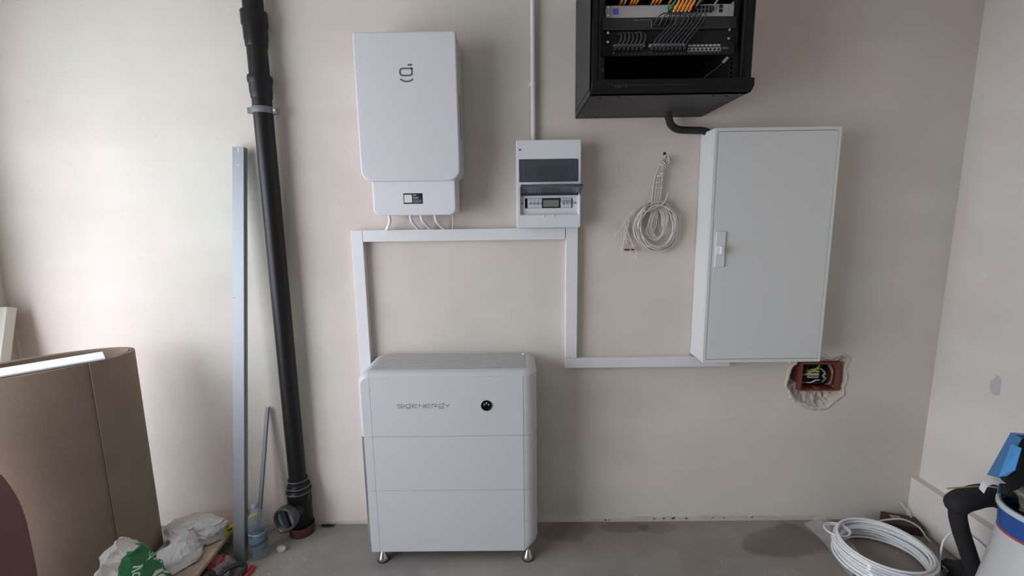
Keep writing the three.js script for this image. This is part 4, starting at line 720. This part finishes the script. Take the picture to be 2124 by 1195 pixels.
lump('red_rag', 'crumpled faded red rag on the floor under the board edge', 'rag', mat('faded red cloth', [0.22, 0.045, 0.035], 0.9), -1.395, 0.042, 0.352, 0.042, 0.035, 0.04, 11);
lump('mauve_rag', 'crumpled mauve grey rag at the foot of the tall profile', 'rag', mat('mauve cloth', [0.16, 0.12, 0.13], 0.9), -1.352, 0.04, 0.365, 0.035, 0.034, 0.04, 17);
lump('black_glove', 'dark green-black work glove in front of the rags', 'glove', mat('dark green rubber', [0.02, 0.028, 0.024], 0.7), -1.385, 0.032, 0.43, 0.05, 0.03, 0.035, 23);
tag(obj('black_strap', tube([[-1.36, 0.02, 0.42], [-1.325, 0.05, 0.385], [-1.29, 0.055, 0.36], [-1.265, 0.035, 0.35], [-1.27, 0.012, 0.40]], 0.011, 40, 8), M.cableBlack), 'black strap curling on the floor beside the water bottle', 'strap');
tag(obj('red_stick', bb(-1.262, -1.238, 0.001, 0.016, 0.315, 0.52, 0.004), mat('bright red plastic', [0.42, 0.03, 0.035], 0.5)), 'bright red plastic strip on the floor at the bottle foot', 'strip');
tag(obj('skim_crumbs', (() => { const o = []; for (let i = 0; i < 130; i++) { const r = 0.0010 + rnd() * rnd() * 0.0034, x = -1.15 + rnd() * 2.9, z = 0.02 + rnd() * 0.5; o.push(new THREE.IcosahedronGeometry(r, 0).scale(1.5, 0.5, 1).rotateY(rnd() * 6).translate(x, r * 0.3, z)); } return o; })(), mat('plaster crumbs', [0.36, 0.33, 0.30], 0.95)), 'white plaster crumbs scattered over the concrete floor', 'crumbs', null, 'stuff');

// ---------- cable coil, bucket and litter, lower right ----------
{
  const t = thing('cable_coil', 'thick coil of new white cable lying on the floor in clear film', 'cable coil', [1.697, 0, 0.315]);
  let n = 0;
  for (let k = 0; k < 22; k++) { // separate turns
    const lay = k % 8, ring = Math.floor(k / 8), y = 0.012 + lay * 0.0112 + ring * 0.002 + (rnd() - 0.5) * 0.004, r = 0.188 - ring * 0.0105 + (rnd() - 0.5) * 0.007, ph = rnd() * 6, tx = (rnd() - 0.5) * 0.012, tz = (rnd() - 0.5) * 0.012;
    const p = Array.from({ length: 28 }, (_, j) => { const a = j / 28 * Math.PI * 2; return V(Math.cos(a) * r * (1 + 0.012 * Math.sin(a * 2 + ph)) + tx, y + 0.003 * Math.sin(a * 2 + ph) + 0.004 * Math.sin(a + ph), Math.sin(a) * r + tz); });
    obj('cable_turn', tube(p, 0.0057, 120, 8, true), M.cableWhite, t);
  }
  for (let k = 0; k < 2; k++) { const p = Array.from({ length: 14 }, (_, j) => { const a = j / 14 * Math.PI * 2; return V(-0.135 + Math.cos(a) * (0.05 + k * 0.006), 0.082 + k * 0.006, -0.115 + Math.sin(a) * (0.045 + k * 0.005)); }); obj('cable_turn', tube(p, 0.0035, 60, 6, true), M.cableWhite, t); }
}
{
  const film = (name, label, f) => tag(obj(name, grid(40, 30, f), M.film), label, 'plastic film');
  film('clear_film', 'loose clear plastic film on the floor left of the white cable coil', (u, v) => { const x = 1.505 + 0.11 * u, z = 0.04 + 0.36 * v, e = Math.pow(ridge(x * 24, z * 24, 0, 5), 2) * 0.03; return [x + Math.sin(v * 5) * 0.012, 0.002 + e * Math.sin(u * Math.PI) + u * 0.03, z]; });
  film('clear_film', 'crumpled clear plastic film hanging over the front of the cable coil', (u, v) => { const a = 0.6 + u * 1.9, r = 0.195 + v * 0.07, e = Math.pow(ridge(u * 7, v * 3, 0, 8), 2) * 0.02; return [1.697 + Math.cos(a) * (r + e), 0.088 * (1 - v) * (1 - v) + 0.003 + e * 0.5, 0.315 + Math.sin(a) * (r + e)]; });
}
{
  const t = thing('brown_box', 'small dark brown box with pale label in the corner behind the coil', 'box', [1.985, 0, 0.075]); t.rotation.y = -0.35;
  obj('box_body', bb(-0.075, 0.075, 0, 0.045, -0.05, 0.05, 0.003), mat('dark brown carton', [0.055, 0.03, 0.026], 0.7), t);
  obj('box_label', bb(-0.045, 0.0, 0.0445, 0.046, -0.03, 0.0, 0.0004), mat('cream label', [0.33, 0.30, 0.23], 0.6), t);
}
tag(obj('cable_end', tube([[1.84, 0.055, 0.10], [1.887, 0.072, 0.11], [1.955, 0.078, 0.12], [2.01, 0.055, 0.145], [2.03, 0.018, 0.17], [2.035, 0.005, 0.19]], 0.0045, 50, 8), M.cable), 'beige loose cable end bowing up behind the white coil', 'cable');
tag(obj('thin_stick', tube([[2.025, 0.10, 0.012], [2.045, 0.052, 0.05], [2.058, 0.006, 0.10]], 0.0035, 20, 6), M.cable), 'thin pale stick leaning in the corner behind the coil', 'stick');
tag(obj('white_lead', tube([[1.925, 0.008, 0.37], [1.935, 0.05, 0.35], [1.955, 0.115, 0.33], [2.00, 0.158, 0.32], [2.04, 0.165, 0.33], [2.055, 0.15, 0.42], [2.05, 0.08, 0.52]], 0.0042, 60, 8), M.cableWhite), 'white loose lead arching behind the black hose', 'cable');
{ // black bent hose
  const foam = mat('black foam rubber', [0.010, 0.010, 0.011], 0.8);
  const t = thing('black_hose', 'fat black foam hose bent over beside the white bucket', 'hose', [0, 0, 0]);
  obj('lower_arm', tube([[1.955, 0.045, 0.50], [1.921, 0.135, 0.50], [1.889, 0.21, 0.50], [1.850, 0.30, 0.50], [1.825, 0.375, 0.50], [1.826, 0.415, 0.50]], 0.030, 50, 28), foam, t);
  obj('upper_arm', tube([[1.818, 0.428, 0.50], [1.835, 0.440, 0.50], [1.866, 0.450, 0.50], [1.91, 0.458, 0.495], [1.975, 0.452, 0.485], [2.03, 0.425, 0.475]], 0.045, 50, 32), foam, t);
}
lump('black_bundle', 'dark black bundle on the floor between the coil and the bucket', 'bundle', mat('black cloth', [0.010, 0.010, 0.010], 0.9), 1.955, 0.042, 0.415, 0.05, 0.04, 0.045, 29, 0.3);
{ // bucket
  const t = thing('bucket', 'white plastic bucket with blue band and red stripe at the right edge', 'bucket', [1.922, 0, 0.73]);
  const wm = mat('white bucket plastic', [0.52, 0.52, 0.50], 0.45, DS);
  obj('bucket_body', lathe([[0, 0.002], [0.112, 0.002], [0.115, 0.01], [0.128, 0.44]], 56), wm, t);
  obj('red_stripe', lathe([[0.128, 0.440], [0.1285, 0.452]], 56), mat('red print', [0.50, 0.07, 0.055], 0.45, DS), t);
  obj('blue_band', lathe([[0.1285, 0.452], [0.132, 0.50], [0.136, 0.53]], 56), mat('blue print', [0.02, 0.075, 0.27], 0.4, DS), t);
  obj('rim', lathe([[0.136, 0.530], [0.141, 0.533], [0.1415, 0.546], [0.138, 0.552], [0.128, 0.552], [0.125, 0.53]], 56), mat('translucent rim', [0.50, 0.53, 0.55], 0.25, DS), t);
  obj('black_fill_disc', lathe([[0, 0.50], [0.126, 0.50]], 30), M.dark, t);  // flat matt black disc closing the bucket below its rim
  const wrap = grid(60, 24, (u, v) => { // white sheeting tied round it below the stripe, flaring to the floor
    const a = (0.30 + u * 1.05) * Math.PI, y = 0.442 * (1 - v), e = Math.pow(ridge(u * 8, v * 2.2, 0, 3), 2) * 0.016 * v;
    const r = 0.1295 + 0.135 * Math.pow(v, 1.1) * (0.35 + 0.65 * Math.sin(Math.PI * Math.min(1, Math.max(0, u * 1.15)))) + e;
    return [Math.cos(a) * r, y + 0.003, Math.sin(a) * r];
  });
  obj('sheet_wrap', wrap, mat('white sheeting', [0.50, 0.495, 0.48], 0.5, DS), t, 'white sheeting flaring to the floor');
  obj('torn_film', grid(24, 14, (u, v) => { const a = (0.92 + u * 0.28) * Math.PI, r = 0.20 + v * 0.055 + 0.02 * ridge(u * 4, v * 3, 0, 3); return [Math.cos(a) * r, 0.24 - v * 0.05 - 0.05 * Math.pow(ridge(u * 3, v, 0, 9), 2) - 0.10 * u, Math.sin(a) * r + 0.02]; }), M.bag, t);
}
{ // blue carton standing in the bucket
  const t = thing('blue_carton', 'torn bright blue carton standing open in the top of the bucket', 'carton', [1.86, 0.55, 0.66]);
  const plate = (pts, n) => { // a stiff sheet of board through the given corners, thickness along n
    const P = pts.map((p) => V(p[0] - 1.86, p[1] - 0.55, p[2] - 0.66)), N = V(...n).normalize().multiplyScalar(0.003), Q = P.map((p) => p.clone().add(N)), v = [], k = P.length;
    const tri = (a, b, c) => v.push(...a.toArray(), ...b.toArray(), ...c.toArray());
    for (let i = 1; i < k - 1; i++) { tri(P[0], P[i], P[i + 1]); tri(Q[0], Q[i + 1], Q[i]); }
    for (let i = 0; i < k; i++) { const j = (i + 1) % k; tri(P[i], Q[i], Q[j]); tri(P[i], Q[j], P[j]); }
    const g = new THREE.BufferGeometry(); g.setAttribute('position', new THREE.Float32BufferAttribute(v, 3)); g.computeVertexNormals(); return g;
  };
  const bl = mat('blue carton board', [0.045, 0.19, 0.42], 0.5, DS), bl2 = mat('light blue carton board', [0.07, 0.27, 0.55], 0.45, DS);
  obj('side_panel', plate([[1.8093, 0.6166, 0.6], [1.7676, 0.652, 0.68], [1.8232, 0.8085, 0.68], [1.8723, 0.7903, 0.6]], [1, 0, 0.4]), bl, t);
  obj('flap', plate([[1.7614, 0.659, 0.683], [1.7437, 0.6844, 0.72], [1.7724, 0.7083, 0.72], [1.7812, 0.7912, 0.72], [1.7881, 0.7891, 0.683]], [1, 0.2, 0.4]), bl2, t);
  obj('back_panel', plate([[1.8723, 0.7903, 0.6], [2.0, 0.765, 0.565], [2.02, 0.55, 0.60], [1.835, 0.54, 0.62]], [0, 0, 1]), bl, t);
  obj('top_edge', plate([[1.8723, 0.7903, 0.6], [2.0, 0.765, 0.565], [1.99, 0.775, 0.60], [1.868, 0.795, 0.625]], [0, -1, 0]), bl2, t);
  obj('dark_carton_inside', loft([[0, -0.01, 0.13, 0.05, -0.03], [0.08, -0.02, 0.14, 0.06, -0.035], [0.16, 0.0, 0.14, 0.05, -0.045], [0.21, 0.02, 0.12, 0.03, -0.05]], { crease: 0.01, freq: 12, s: 71 }), M.dark, t);  // near-black body paints the shaded inside of the carton
}
lump('green_foil', 'crumpled olive green film bulging out of the bucket top', 'film', mat('olive film', [0.15, 0.15, 0.10], 0.35, { transmission: 0.2, thickness: 0, ...DS }), 1.885, 0.575, 0.745, 0.075, 0.055, 0.06, 33, 0.7);
tag(obj('green_straw', tube([[1.70, 0.538, 0.565], [1.7794, 0.547, 0.57], [1.8361, 0.552, 0.575], [1.87, 0.560, 0.60]], 0.0026, 30, 6), mat('yellow green strap', [0.30, 0.32, 0.11], 0.5)), 'thin yellow-green strap lying across the black hose', 'strap');
tag(obj('white_scrap', grid(26, 8, (u, v) => { const k = [[1.776, 0.568, 0.62], [1.7876, 0.598, 0.62], [1.8126, 0.612, 0.625], [1.842, 0.616, 0.63]], c = new THREE.CatmullRomCurve3(k.map((p) => V(...p))), p = c.getPoint(u); return [p.x + (v - 0.5) * 0.006, p.y - v * 0.012, p.z + (v - 0.5) * 0.016]; }), M.bag), 'curled white plastic scrap between the hose and the blue carton', 'scrap');

renderer.render(scene, camera);
